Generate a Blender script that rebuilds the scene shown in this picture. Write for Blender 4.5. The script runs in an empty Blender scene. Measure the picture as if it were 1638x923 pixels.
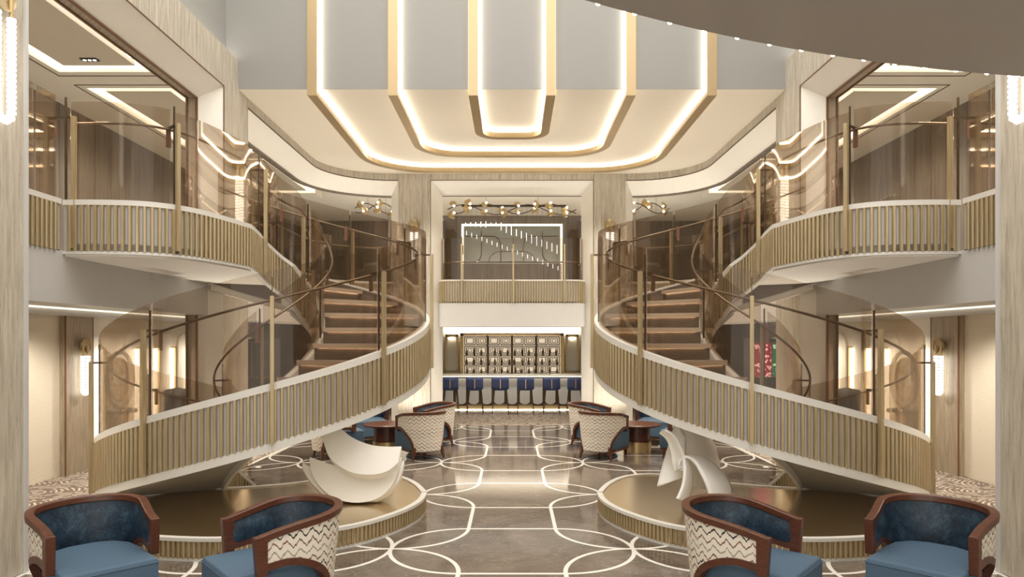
import bpy, math, random
from math import sin, cos, pi, radians as R, atan2, hypot
from mathutils import Vector
random.seed(7)
SC = bpy.context.scene
COL = SC.collection
F, HZ, CX, EYE = 1092.0, 545.0, 819.0, 2.1

# ------------------------------------------------------------------ node helpers
class NT:
    def __init__(s, name):
        s.m = bpy.data.materials.new(name); s.m.use_nodes = True
        s.t = s.m.node_tree; s.t.nodes.clear()
        s.out = s.t.nodes.new('ShaderNodeOutputMaterial')
    def n(s, typ, **k):
        nd = s.t.nodes.new(typ)
        for a, b in k.items(): setattr(nd, a, b)
        return nd
    def inp(s, nd, key, v):
        if v is None: return
        sk = nd.inputs[key]
        if isinstance(v, bpy.types.NodeSocket): s.t.links.new(v, sk)
        else:
            if isinstance(v, (tuple, list)) and len(v) == 3 and sk.type == 'RGBA': v = (*v, 1)
            sk.default_value = v
    def M(s, op, a, b=None, c=None):
        nd = s.n('ShaderNodeMath', operation=op)
        s.inp(nd, 0, a); s.inp(nd, 1, b); s.inp(nd, 2, c)
        return nd.outputs[0]
    def pos(s):
        return s.n('ShaderNodeNewGeometry').outputs['Position']
    def obj(s):
        return s.n('ShaderNodeTexCoord').outputs['Object']
    def uv(s):
        return s.n('ShaderNodeTexCoord').outputs['UV']
    def sep(s, v):
        nd = s.n('ShaderNodeSeparateXYZ'); s.inp(nd, 0, v); return nd.outputs
    def comb(s, x, y, z):
        nd = s.n('ShaderNodeCombineXYZ'); s.inp(nd, 0, x); s.inp(nd, 1, y); s.inp(nd, 2, z); return nd.outputs[0]
    def scale(s, v, sc):
        nd = s.n('ShaderNodeVectorMath', operation='MULTIPLY'); s.inp(nd, 0, v); s.inp(nd, 1, sc); return nd.outputs[0]
    def noise(s, v, sc=5, det=4, rough=.55, dist=0):
        nd = s.n('ShaderNodeTexNoise'); s.inp(nd, 'Vector', v); s.inp(nd, 'Scale', sc); s.inp(nd, 'Detail', det)
        s.inp(nd, 'Roughness', rough); s.inp(nd, 'Distortion', dist); return nd.outputs[0]
    def ramp(s, f, stops):
        nd = s.n('ShaderNodeValToRGB'); s.inp(nd, 0, f); e = nd.color_ramp.elements
        while len(e) < len(stops): e.new(.5)
        for i, (p, c) in enumerate(stops):
            e[i].position = p; e[i].color = (*c, 1)
        return nd.outputs[0]
    def mix(s, f, a, b):
        nd = s.n('ShaderNodeMix', data_type='RGBA'); s.inp(nd, 0, f); s.inp(nd, 6, a); s.inp(nd, 7, b); return nd.outputs[2]
    def bump(s, h, st=.2, d=.01):
        nd = s.n('ShaderNodeBump'); s.inp(nd, 'Height', h); nd.inputs['Strength'].default_value = st
        nd.inputs['Distance'].default_value = d; return nd.outputs[0]
    def pr(s, col, rough=.5, metal=0, normal=None, spec=None, coat=None, emis=None, es=0):
        nd = s.n('ShaderNodeBsdfPrincipled')
        s.inp(nd, 'Base Color', col); s.inp(nd, 'Roughness', rough); s.inp(nd, 'Metallic', metal)
        if normal is not None: s.inp(nd, 'Normal', normal)
        if spec is not None: s.inp(nd, 'Specular IOR Level', spec)
        if coat is not None: s.inp(nd, 'Coat Weight', coat)
        if emis is not None: s.inp(nd, 'Emission Color', emis); nd.inputs['Emission Strength'].default_value = es
        s.t.links.new(nd.outputs[0], s.out.inputs[0]); return s.m

MT = {}
def plain(name, col, rough=.5, metal=0, **k):
    t = NT(name); nz = t.noise(t.pos(), 6, 3)
    c = t.mix(t.M('MULTIPLY', nz, .16), col, tuple(x * .75 for x in col))
    MT[name] = t.pr(c, rough, metal, **k)
def emit(name, col, st):
    t = NT(name); e = t.n('ShaderNodeEmission'); t.inp(e, 0, col); e.inputs[1].default_value = st
    t.t.links.new(e.outputs[0], t.out.inputs[0]); MT[name] = t.m

def stone(name, a, b, joint=1.0):
    t = NT(name); p = t.pos(); x, y, z = t.sep(p)[:3]
    hz = t.M('ADD', x, t.M('MULTIPLY', y, 1.0))
    v = t.comb(t.M('MULTIPLY', hz, 16.0), t.M('MULTIPLY', x, 3.0), t.M('MULTIPLY', z, 1.3))
    n1 = t.noise(v, 1.6, 6, .62, .4)
    n2 = t.noise(t.comb(t.M('MULTIPLY', hz, 60.0), y, t.M('MULTIPLY', z, 9.0)), 1.0, 4, .7)
    c = t.ramp(n1, [(.32, b), (.68, a)])
    pit = t.M('GREATER_THAN', n2, .625)
    c = t.mix(t.M('MULTIPLY', pit, .45), c, tuple(q * .5 for q in b))
    fr = t.M('FRACT', t.M('DIVIDE', t.M('ADD', hz, 40.13), joint))
    j = t.M('LESS_THAN', fr, .006 / joint)
    c = t.mix(j, c, tuple(q * .3 for q in b))
    MT[name] = t.pr(c, .42, 0, normal=t.bump(n2, .12, .004))
def make_materials():
    stone('travertine', (.60, .545, .45), (.37, .325, .26), .62)
    stone('travertine_warm', (.47, .39, .29), (.30, .24, .17), 3.1)
    plain('cream_paint', (.80, .74, .63), .6)
    plain('warm_white', (.90, .865, .79), .55)
    plain('grey_paint', (.57, .56, .54), .5)
    plain('fascia_grey', (.30, .297, .28), .6)
    plain('ceiling_cream', (.80, .73, .61), .6)
    plain('tray_beige', (.62, .55, .44), .6)
    plain('balustrade_white', (.70, .68, .63), .4)
    plain('backing_grey', (.46, .44, .41), .5)
    plain('plaster', (.93, .90, .83), .5)
    plain('sculpt_grey', (.88, .87, .84), .45)
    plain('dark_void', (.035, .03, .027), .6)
    plain('charcoal', (.05, .05, .055), .6)
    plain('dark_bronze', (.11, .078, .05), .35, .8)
    plain('bronze', (.22, .155, .10), .32, .85)
    plain('gold_metal', (.62, .47, .25), .32, .85)
    plain('bracket_red', (.20, .10, .06), .4, .3)
    plain('white_inlay', (.84, .82, .77), .25)
    plain('royal_blue', (.05, .075, .20), .6)
    plain('marble_counter', (.80, .77, .70), .2)
    plain('ring_grey', (.43, .395, .36), .45)
    plain('glass_bottle', (.45, .28, .12), .1)
    # slat gold
    t = NT('slat_gold'); p = t.pos()
    nz = t.noise(t.scale(p, (30, 30, 1.5)), 2, 3)
    MT['slat_gold'] = t.pr(t.ramp(nz, [(.3, (.37, .285, .16)), (.7, (.50, .40, .24))]), .42, .45)
    # brushed brass (plinth top)
    t = NT('brass_floor'); p = t.pos()
    nz = t.noise(t.scale(p, (3, 60, 3)), 2, 4, .7)
    MT['brass_floor'] = t.pr(t.ramp(nz, [(.3, (.60, .48, .31)), (.7, (.68, .55, .36))]), .2, 1.0, normal=t.bump(nz, .05, .002))
    # glass
    t = NT('bronze_glass')
    tr = t.n('ShaderNodeBsdfTransparent'); tr.inputs[0].default_value = (.845, .81, .77, 1)
    gl = t.n('ShaderNodeBsdfGlossy'); gl.inputs[0].default_value = (.95, .88, .80, 1); gl.inputs[1].default_value = .015
    fr = t.n('ShaderNodeFresnel'); fr.inputs[0].default_value = 1.5
    mx = t.n('ShaderNodeMixShader'); fac = t.M('MULTIPLY', fr.outputs[0], .5)
    t.inp(mx, 0, fac); t.t.links.new(tr.outputs[0], mx.inputs[1]); t.t.links.new(gl.outputs[0], mx.inputs[2])
    t.t.links.new(mx.outputs[0], t.out.inputs[0]); MT['bronze_glass'] = t.m
    # stair tread timber
    t = NT('tread_wood'); p = t.pos()
    nz = t.noise(t.scale(p, (2, 2, 14)), 4, 5, .6, .5)
    MT['tread_wood'] = t.pr(t.ramp(nz, [(.3, (.095, .067, .047)), (.7, (.17, .122, .086))]), .4)
    plain('nosing', (.62, .50, .38), .4)
    plain('fin_bronze', (.47, .35, .20), .38, .6)
    # walnut chair timber
    t = NT('walnut'); p = t.obj()
    nz = t.noise(t.scale(p, (3, 3, 22)), 5, 6, .65, .8)
    MT['walnut'] = t.pr(t.ramp(nz, [(.3, (.06, .019, .010)), (.7, (.135, .046, .022))]), .33)
    # wood wall panelling
    t = NT('wall_timber'); p = t.pos(); x, y, z = t.sep(p)[:3]
    hz = t.M('ADD', x, y)
    nz = t.noise(t.comb(t.M('MULTIPLY', hz, 12), x, z), 1.5, 5, .6, .5)
    c = t.ramp(nz, [(.3, (.155, .125, .10)), (.7, (.245, .205, .165))])
    j = t.M('LESS_THAN', t.M('FRACT', t.M('DIVIDE', t.M('ADD', hz, 50), .45)), .03)
    MT['wall_timber'] = t.pr(t.mix(j, c, (.08, .05, .035)), .45)
    # leather
    t = NT('blue_leather'); p = t.obj()
    nz = t.noise(p, 9, 8, .7, .6); n2 = t.noise(p, 55, 4, .8)
    c = t.ramp(t.M('ADD', t.M('MULTIPLY', nz, .6), t.M('MULTIPLY', n2, .4)), [(.38, (.007, .012, .022)), (.52, (.018, .038, .062)), (.66, (.06, .105, .14))])
    MT['blue_leather'] = t.pr(c, .42, 0, normal=t.bump(n2, .25, .004), spec=.4)
    t = NT('blue_fabric'); p = t.obj()
    n2 = t.noise(p, 220, 2, .6)
    MT['blue_fabric'] = t.pr(t.ramp(n2, [(.3, (.055, .10, .155)), (.7, (.085, .145, .215))]), .75, 0, normal=t.bump(n2, .2, .002))
    # zigzag
    t = NT('zigzag_fabric'); uv = t.sep(t.uv()); u, v = uv[0], uv[1]
    wob = t.M('SUBTRACT', t.noise(t.comb(t.M('MULTIPLY', u, 8), t.M('MULTIPLY', v, 3), 0.0), 1, 3), .5)
    jag = t.M('SUBTRACT', t.noise(t.comb(t.M('MULTIPLY', u, 45), t.M('MULTIPLY', v, 6), 2.0), 1, 2), .5)
    tri = t.M('PINGPONG', t.M('ADD', u, t.M('MULTIPLY', wob, .05)), .046)
    tri2 = t.M('PINGPONG', t.M('ADD', u, .01), .013)
    yy = t.M('ADD', v, t.M('MULTIPLY', tri, 1.1))
    yy = t.M('ADD', yy, t.M('ADD', t.M('MULTIPLY', tri2, .5), t.M('ADD', t.M('MULTIPLY', wob, .05), t.M('MULTIPLY', jag, .035))))
    k = t.M('DIVIDE', yy, .062); cell = t.M('FLOOR', k); fr = t.M('FRACT', k)
    rnd = t.M('PINGPONG', t.M('MULTIPLY', cell, 1.0), 2.0)
    wid = t.M('ADD', .10, t.M('MULTIPLY', t.noise(t.comb(t.M('MULTIPLY', u, 18), cell, 0.0), 1, 1), .22))
    ln = t.M('LESS_THAN', fr, wid)
    lc = t.ramp(t.M('DIVIDE', rnd, 2.0), [(0.0, (.03, .022, .02)), (.5, (.20, .10, .075)), (1.0, (.33, .31, .25))])
    MT['zigzag_fabric'] = t.pr(t.mix(ln, (.80, .74, .64), lc), .8)
    # ribbed cream wall panel
    t = NT('ribbed_cream'); z = t.sep(t.pos())[2]
    fr = t.M('FRACT', t.M('MULTIPLY', z, 34.0))
    MT['ribbed_cream'] = t.pr((.80, .735, .62), .6, 0, normal=t.bump(t.M('PINGPONG', fr, .5), .3, .01))
    # marble floor with inlaid rings
    t = NT('marble_floor'); p = t.pos(); x, y, z = t.sep(p)[:3]
    s, r, w = 2.44, .735, .021
    def fold(c, off):
        q = t.M('FRACT', t.M('ADD', t.M('DIVIDE', t.M('ADD', c, -off), s), 20.5))
        return t.M('MULTIPLY', t.M('ABSOLUTE', t.M('SUBTRACT', q, .5)), s)
    a = fold(x, 1.22); b = fold(y, 6.89)
    def half(a, b):
        da = t.M('SUBTRACT', a, r)
        d = t.M('SQRT', t.M('ADD', t.M('MULTIPLY', da, da), t.M('MULTIPLY', b, b)))
        arc = t.M('MULTIPLY', t.M('LESS_THAN', t.M('ABSOLUTE', t.M('SUBTRACT', d, r)), w), t.M('LESS_THAN', a, r))
        ln = t.M('MULTIPLY', t.M('LESS_THAN', t.M('ABSOLUTE', t.M('SUBTRACT', b, r)), w), t.M('GREATER_THAN', a, r - .001))
        return t.M('MAXIMUM', arc, ln)
    ln = t.M('MAXIMUM', half(a, b), half(b, a))
    n1 = t.noise(p, 1.1, 8, .62, 1.2); n2 = t.noise(t.scale(p, (1, 2.2, 1)), 2.3, 6, .6, 2.2)
    c = t.ramp(n1, [(.3, (.085, .066, .053)), (.55, (.155, .125, .102)), (.75, (.235, .20, .17))])
    vein = t.M('LESS_THAN', t.M('ABSOLUTE', t.M('SUBTRACT', n2, .5)), .006)
    c = t.mix(t.M('MULTIPLY', vein, .45), c, (.42, .37, .32))
    c = t.mix(ln, c, (.80, .78, .73))
    MT['marble_floor'] = t.pr(c, .10, 0, spec=.5)
    # carpet
    t = NT('swirl_carpet'); p = t.pos(); x, y, z = t.sep(p)[:3]
    row = t.M('FLOOR', t.M('DIVIDE', y, .45))
    xs = t.M('ADD', x, t.M('MULTIPLY', t.M('PINGPONG', row, 1.0), .55))
    fx = t.M('MULTIPLY', t.M('SUBTRACT', t.M('FRACT', t.M('DIVIDE', t.M('ADD', xs, 44), 1.1)), .5), 1.1)
    fy = t.M('MULTIPLY', t.M('FRACT', t.M('DIVIDE', t.M('ADD', y, 45), .45)), .45)
    d = t.M('SQRT', t.M('ADD', t.M('MULTIPLY', fx, fx), t.M('MULTIPLY', t.M('MULTIPLY', fy, fy), 1.6)))
    nz = t.noise(p, 7, 4); d = t.M('ADD', d, t.M('MULTIPLY', nz, .06))
    rg = t.M('LESS_THAN', t.M('FRACT', t.M('MULTIPLY', d, 14)), .38)
    rg = t.M('MULTIPLY', rg, t.M('GREATER_THAN', nz, .47))
    n3 = t.noise(p, 90, 2)
    c = t.ramp(n3, [(.3, (.10, .074, .058)), (.7, (.235, .185, .15))])
    MT['swirl_carpet'] = t.pr(t.mix(rg, c, (.60, .52, .43)), .95)
    # led materials
    emit('led_white', (1, .93, .78), 9.0)
    emit('led_cove', (1, .93, .80), 7.0)
    emit('led_bright', (1, .90, .72), 16.0)
    emit('led_warm', (1, .80, .60), 17.0)
    emit('led_soft', (1, .90, .70), 3.0)
    emit('bead_light', (1, .95, .86), 2.2)
    emit('led_dim', (1, .88, .68), 1.1)
    emit('bulb_dim', (1, .86, .6), 6)
    emit('bulb', (1, .85, .58), 14.0)
    emit('shelf_glow', (1, .80, .56), .5)
    emit('screen_blue', (.12, .35, .95), 1.2)
    t = NT('mirror_panel')
    MT['mirror_panel'] = t.pr((.33, .35, .32), .18, .6)
    for nm, base, sp in (('screen_red', (.28, .01, .03), (1, .55, .5)), ('screen_green', (.0, .16, .06), (.6, 1, .75))):
        t = NT(nm); vn = t.n('ShaderNodeTexVoronoi'); t.inp(vn, 'Vector', t.obj()); vn.inputs['Scale'].default_value = 15
        c = t.ramp(vn.outputs[0], [(.0, sp), (.3, sp), (.42, base)])
        e = t.n('ShaderNodeEmission'); t.inp(e, 0, c); e.inputs[1].default_value = .9
        t.t.links.new(e.outputs[0], t.out.inputs[0]); MT[nm] = t.m
make_materials()

# ------------------------------------------------------------------ mesh helpers
SG = 1          # -1 mirrors a build to the other side of the hall
class MB:
    def __init__(s): s.v = []; s.f = []; s.uv = {}
    def add(s, vs, fs, uvs=None):
        o = len(s.v); s.v += [tuple(p) for p in vs]
        for i, f in enumerate(fs):
            s.f.append(tuple(o + k for k in f))
            if uvs: s.uv[len(s.f) - 1] = [uvs[k] for k in f]
        return s
    def box(s, x0, x1, y0, y1, z0, z1):
        vs = [(x, y, z) for z in (z0, z1) for y in (y0, y1) for x in (x0, x1)]
        return s.add(vs, [(0, 2, 3, 1), (4, 5, 7, 6), (0, 1, 5, 4), (2, 6, 7, 3), (0, 4, 6, 2), (1, 3, 7, 5)])
    def hexa(s, b, t):           # two quads of points
        return s.add(list(b) + list(t), [(3, 2, 1, 0), (4, 5, 6, 7), (0, 1, 5, 4), (1, 2, 6, 5), (2, 3, 7, 6), (3, 0, 4, 7)])
    def prism(s, poly, z0, z1):
        n = len(poly)
        vs = [(x, y, z0) for x, y in poly] + [(x, y, z1) for x, y in poly]
        return s.add(vs, [tuple(range(n))[::-1], tuple(range(n, 2 * n))] + [(i, (i + 1) % n, n + (i + 1) % n, n + i) for i in range(n)])
    def rings(s, rs, close=False, caps=True, loop=True):
        m = len(rs[0]); vs = [p for r in rs for p in r]; fs = []
        K = len(rs); 
        for i in range(K if close else K - 1):
            j = (i + 1) % K
            for k in range(m if loop else m - 1):
                l = (k + 1) % m
                fs.append((i * m + k, i * m + l, j * m + l, j * m + k))
        if caps and not close and loop:
            fs.append(tuple(range(m))[::-1]); fs.append(tuple((K - 1) * m + k for k in range(m)))
        return s.add(vs, fs)
    def tube(s, pts, r, n=8, close=False):
        pts = [Vector(p) for p in pts]; K = len(pts); rs = []
        up = Vector((0, 0, 1)); 
        for i, p in enumerate(pts):
            a = pts[i - 1] if (i > 0 or close) else p; b = pts[(i + 1) % K] if (i < K - 1 or close) else p
            t = (b - a).normalized() if (b - a).length > 1e-9 else Vector((0, 0, 1))
            ref = up if abs(t.z) < .95 else Vector((1, 0, 0))
            if i == 0: e1 = t.cross(ref).normalized()
            else:
                e1 = (e1 - t * e1.dot(t)); e1 = e1.normalized() if e1.length > 1e-6 else t.cross(ref).normalized()
            e2 = t.cross(e1); rr = r[i] if isinstance(r, (list, tuple)) else r
            rs.append([tuple(p + e1 * rr * cos(2 * pi * k / n) + e2 * rr * sin(2 * pi * k / n)) for k in range(n)])
        return s.rings(rs, close)
    def bar(s, pts, w, h, close=False):   # rectangular section: w horizontal across, h vertical
        pts = [Vector(p) for p in pts]; K = len(pts); rs = []
        for i, p in enumerate(pts):
            a = pts[i - 1] if (i > 0 or close) else p; b = pts[(i + 1) % K] if (i < K - 1 or close) else p
            t = (b - a); t.z = 0
            t = t.normalized() if t.length > 1e-6 else Vector((0, 1, 0))
            nn = Vector((t.y, -t.x, 0)) * w / 2; z = Vector((0, 0, h / 2))
            rs.append([tuple(p + nn + z), tuple(p - nn + z), tuple(p - nn - z), tuple(p + nn - z)])
        return s.rings(rs, close)
    def lathe(s, prof, c=(0, 0, 0), n=24, axis='z', a0=0, a1=2 * pi):
        full = abs(a1 - a0 - 2 * pi) < 1e-6; rs = []
        for k in range(n if full else n + 1):
            a = a0 + (a1 - a0) * k / n; ring = []
            for r, h in prof:
                p = (r * cos(a), r * sin(a), h) if axis == 'z' else ((h, r * cos(a), r * sin(a)) if axis == 'x' else (r * cos(a), h, r * sin(a)))
                ring.append((p[0] + c[0], p[1] + c[1], p[2] + c[2]))
            rs.append(ring)
        return s.rings(rs, close=full, caps=False, loop=False)
    def grid(s, fn, nu, nv, uvfn=None):
        vs, uvs = [], []
        for i in range(nu + 1):
            for j in range(nv + 1):
                u, v = i / nu, j / nv; vs.append(fn(u, v)); uvs.append(uvfn(u, v) if uvfn else (u, v))
        fs = [(i * (nv + 1) + j, (i + 1) * (nv + 1) + j, (i + 1) * (nv + 1) + j + 1, i * (nv + 1) + j + 1) for i in range(nu) for j in range(nv)]
        return s.add(vs, fs, uvs)
    def sphere(s, c, r, n=10, sc=(1, 1, 1)):
        prof = [(r * sin(pi * i / 6), -r * cos(pi * i / 6)) for i in range(7)]
        rs = []
        for k in range(n):
            a = 2 * pi * k / n; rs.append([(c[0] + p[0] * cos(a) * sc[0], c[1] + p[0] * sin(a) * sc[1], c[2] + p[1] * sc[2]) for p in prof])
        return s.rings(rs, close=True, caps=False, loop=False)
    def obj(s, name, mat, parent=None, smooth=False, bevel=0, solid=0, sub=0, mirror=None, angle=40, **tags):
        import bmesh
        g = SG if mirror is None else mirror
        if parent is not None and 'staircase' in parent.name: s.v = [(x, y, max(z, .003)) for x, y, z in s.v]
        if parent is not None and 'sculpture' in parent.name: s.v = [(x, y, max(z, .245 if solid else .229)) for x, y, z in s.v]
        ox = oy = oz = 0
        if parent is not None and not parent.get('_local'):
            w = parent; 
            while w is not None:
                ox += w.location.x; oy += w.location.y; oz += w.location.z; w = w.parent
        loc = Vector((0, 0, 0))
        me = bpy.data.meshes.new(name)
        vs = [(g * x - ox, y - oy, z - oz) for x, y, z in s.v]
        if parent is None and vs:          # put the origin at the foot of the object
            xs = [p[0] for p in vs]; ys = [p[1] for p in vs]; zs = [p[2] for p in vs]
            loc = Vector(((min(xs) + max(xs)) / 2, (min(ys) + max(ys)) / 2, min(zs)))
            vs = [(p[0] - loc.x, p[1] - loc.y, p[2] - loc.z) for p in vs]
        me.from_pydata(vs, [], s.f)
        if s.uv:
            ul = me.uv_layers.new(name='UVMap')
            for pi_, poly in enumerate(me.polygons):
                if pi_ in s.uv:
                    for li, q in zip(poly.loop_indices, s.uv[pi_]): ul.data[li].uv = q
        bm = bmesh.new(); bm.from_mesh(me)
        if not s.uv: bmesh.ops.remove_doubles(bm, verts=bm.verts, dist=1e-5)
        bmesh.ops.recalc_face_normals(bm, faces=bm.faces); bm.to_mesh(me); bm.free()
        me.materials.append(MT[mat])
        if smooth:
            me.polygons.foreach_set('use_smooth', [True] * len(me.polygons))
            try: me.set_sharp_from_angle(angle=R(angle))
            except Exception: pass
        o = bpy.data.objects.new(name, me); o.location = loc; COL.objects.link(o)
        if parent is not None: o.parent = parent
        if solid:
            m = o.modifiers.new('solid', 'SOLIDIFY'); m.thickness = solid; m.offset = 0
        if bevel:
            m = o.modifiers.new('bevel', 'BEVEL'); m.width = bevel; m.segments = 2; m.limit_method = 'ANGLE'; m.angle_limit = R(40)
        if sub:
            m = o.modifiers.new('sub', 'SUBSURF'); m.levels = sub; m.render_levels = sub
        for k, v in tags.items(): o[k] = v
        return o
def E(name, loc, label, cat, group=None, local=False, rz=0):
    o = bpy.data.objects.new(name, None); COL.objects.link(o); o.empty_display_size = .1
    o.location = loc; o.rotation_euler = (0, 0, rz); o['label'] = label; o['category'] = cat
    if group: o['group'] = group
    if local: o['_local'] = 1
    return o
def struct(mb, name, mat, **k): return mb.obj(name, mat, kind='structure', **k)
def thing(mb, name, mat, label, cat, group=None, **k):
    o = mb.obj(name, mat, label=label, category=cat, **k)
    if group: o['group'] = group
    return o
def copy_tree(o, parent=None):
    c = o.copy(); COL.objects.link(c); c.parent = parent
    for ch in list(KIDS.get(o.name, [])): copy_tree(ch, c)
    return c
KIDS = {}
def index_kids():
    KIDS.clear()
    for o in bpy.data.objects:
        if o.parent is not None: KIDS.setdefault(o.parent.name, []).append(o)
def P(px, py, Y): return ((px - CX) / F * Y, Y, EYE - (py - HZ) / F * Y)
def resample(pts, step):
    pts = [Vector(p) for p in pts]; out = [pts[0]]; d = 0; nxt = step
    for a, b in zip(pts, pts[1:]):
        L = (b - a).length
        while d + L >= nxt - 1e-9:
            out.append(a.lerp(b, (nxt - d) / L)); nxt += step
        d += L
    return out

# ------------------------------------------------------------------ the setting
XW, XS, XO = 4.42, 4.62, 7.0      # atrium wall face, gallery slab edge, outer wall (distance from the axis)
YN, YF, YB = 6.18, 16.6, 22.0     # near end of the opening, far wall, rear wall
HT, HC, HSL, HSB = 6.0, 6.16, 3.03, 2.485
b = MB(); b.box(-XW, XW, -4, 16.95, -.1, 0); struct(b, 'floor', 'marble_floor')
for sg in (-1, 1):
    SG = -sg
    b = MB(); b.box(-9.5, -XW - .05, -4, YB, -.1, 0); struct(b, 'floor_carpet', 'swirl_carpet')
    b = MB(); b.box(-XW - .05, -XW, -4, 16.95, -.1, .004); struct(b, 'trim_1', 'white_inlay')
SG = 1
b = MB(); b.box(-XW - .05, XW + .05, 16.95, YB, -.1, 0); struct(b, 'floor_carpet_bar', 'swirl_carpet')

def frame_path(off, n=10):
    """plan line of the curved corner opening (left side), offset outward by off"""
    r = 1.5 + off; c = (-XW + 1.5, YF - 1.5)
    pts = [(-XW - off, 11.43), (-XW - off, c[1])]
    for k in range(1, n + 1):
        a = pi - (pi / 2) * k / n
        pts.append((c[0] + r * cos(a), c[1] + r * sin(a)))
    return pts
def wallstrip(b, p0, p1, z0, z1, close=False):
    """solid between two plan lines"""
    rs = [[(x0, y0, z0), (x1, y1, z0), (x1, y1, z1), (x0, y0, z1)] for (x0, y0), (x1, y1) in zip(p0, p1)]
    b.rings(rs)

for sg in (-1, 1):
    SG = -sg; S = 'left' if sg < 0 else 'right'
    # foreground pillar and the wall in front of the opening
    b = MB(); b.box(-XO - .2, -XW, -4, YN, 0, 9.5); struct(b, 'wall_%s' % S, 'travertine')
    b = MB(); b.box(-XW - .03, -XW + .02, YN - .005, YN + .035, 0, 9.5)
    b.box(-XW - .30, -XW, YN, YN + .03, 0, 9.5); struct(b, 'trim_2', 'grey_paint')
    # stone above first opening, stone column, stone strip round the corner, pier
    b = MB(); b.box(-XW - .3, -XW, YN, 11.03, HT, 6.62)
    b.box(-XW - .33, -XW, 10.46, 11.43, HSL, HT)
    b.box(-XW - .3, -XW, 11.03, 11.43, HT, HC)
    b.box(-XW - .33, -XW, 10.46, 11.43, 0, HSL)
    p0, p1 = frame_path(0), frame_path(.3)
    p0.append((-2.77, YF)); p1.append((-2.77, YF + .3)); wallstrip(b, p0, p1, HT, HC + .05)
    b.box(-2.77, -1.98, YF, YF + .35, 0, HC + .05)
    struct(b, 'wall_%s_stone' % S, 'travertine')
    # upper white wall with cove glow above the stone
    b = MB(); b.box(-XW - .5, -XW - .2, -4, 11.4, 6.5, 9.8); struct(b, 'wall_%s_upper' % S, 'fascia_grey')
    b = MB(); b.box(-XW - .19, -XW - .12, 3, 11.0, 6.60, 6.625)
    thing(b, 'cove_light', 'led_cove', 'cove light strip along the ledge above the %s stone wall' % S, 'light')
    # first opening: splayed white frame
    b = MB(); Xi, Xo = -XW - .33, -XW
    b.hexa([(Xo, YN, HT), (Xi, YN, HT), (Xi, YN, 5.77), (Xi, YN, 5.77 + 1e-4)], [(Xo, 10.46, HT), (Xi, 10.46, HT), (Xi, 10.30, 5.77), (Xi, 10.30, 5.77 + 1e-4)])
    b.hexa([(Xo, 10.46, 0), (Xi, 10.46, 0), (Xi, 10.30, 0), (Xi - 1e-4, 10.30, 0)], [(Xo, 10.46, HT), (Xi, 10.46, HT), (Xi, 10.30, 5.77), (Xi - 1e-4, 10.30, 5.77)])
    struct(b, 'trim_3', 'warm_white')
    b = MB(); b.box(Xo, Xo + .012, YN, 10.47, HT - .005, HT + .01); b.box(Xo, Xo + .012, 10.45, 10.47, 3.5, HT + .01)
    b.box(Xi - .02, Xi + .01, YN, 10.30, 5.75, 5.775); b.box(Xi - .02, Xi + .01, 10.28, 10.305, 0, 5.775)
    b.box(Xi - .16, Xi - .14, YN, 10.28, 5.75, 5.775); b.box(Xi - .16, Xi - .14, 10.26, 10.30, 0, 5.775)
    struct(b, 'trim_4', 'bracket_red')
    b = MB(); b.box(Xi - .15, Xi, YN, 10.31, 5.77, 5.95); b.box(Xi - .15, Xi, 10.30, 10.5, 0, 5.8)
    struct(b, 'trim_5', 'travertine_warm')
    # second opening: splayed frame round the curved corner
    b = MB(); a0, a1 = frame_path(0), frame_path(.33)
    a0.append((-2.77, YF)); a1.append((-2.99, YF + .33))
    rs = [[(x0, y0, HT), (x1, y1, HT), (x1, y1, 5.69)] for (x0, y0), (x1, y1) in zip(a0, a1)]
    b.rings(rs)
    b.rings([[(-2.77, YF, z0), (-2.77, YF + .33, z0), (-2.99, YF + .33, z1)] for z0, z1 in ((0, 0), (HT, 5.69))])
    b.rings([[(-XW, 11.43, z0), (-XW - .33, 11.43, z0), (-XW - .33, 11.6, z1)] for z0, z1 in ((0, 0), (HT, 5.69))])
    struct(b, 'trim_6', 'warm_white')
    b = MB(); q0, q1 = frame_path(.33), frame_path(.45)
    q0.append((-2.99, YF + .33)); q1.append((-2.99, YF + .45)); wallstrip(b, q0, q1, 5.66, 5.95)
    struct(b, 'trim_7', 'wall_timber')
    b = MB(); q0, q1 = frame_path(-.004), frame_path(.01)
    q0.append((-2.77, YF - .004)); q1.append((-2.77, YF + .01)); wallstrip(b, q0, q1, HT - .012, HT + .008)
    struct(b, 'trim_8', 'dark_bronze')
    # central opening frame half
    b = MB(); b.rings([[(-1.98, YF, z0), (-1.98, YF + .35, z0), (-1.72, YF + .35, z1)] for z0, z1 in ((0, 0), (HT, 5.69))])
    struct(b, 'trim_9', 'warm_white')
    # gallery slab (with the lower ceiling on its underside) and recess
    b = MB()
    b.box(-XS - .32, -XS, YN, 10.5, HSB, HSL)
    b.box(-XO, -XS - .32, YN, YB, 2.60, HSL - .003)
    b.box(-XO, -XO + .25, YN, YB, HSB, HSL - .005)
    e0, e1 = frame_path(.2), frame_path(1.0); e0.append((-2.2, YF + .2)); e1.append((-2.2, YF + 1.0))
    wallstrip(b, e0, e1, HSB, HSL)
    b.box(-4.9, -2.3, YF + .8, YB, 2.60, HSL - .004)
    struct(b, 'floor_gallery_%s' % S, 'grey_paint')
    b = MB(); b.box(-XS - .36, -XS - .325, YN + .1, 10.3, 2.575, 2.595)
    thing(b, 'cove_light', 'led_dim', 'cove light strip under the edge of the %s gallery' % S, 'light')
    b = MB(); b.box(-XO + .255, -XO + .285, YN + .1, 15, 2.575, 2.595)
    thing(b, 'cove_light', 'led_dim', 'cove light strip along the outer edge of the %s lower aisle ceiling' % S, 'light')
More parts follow.
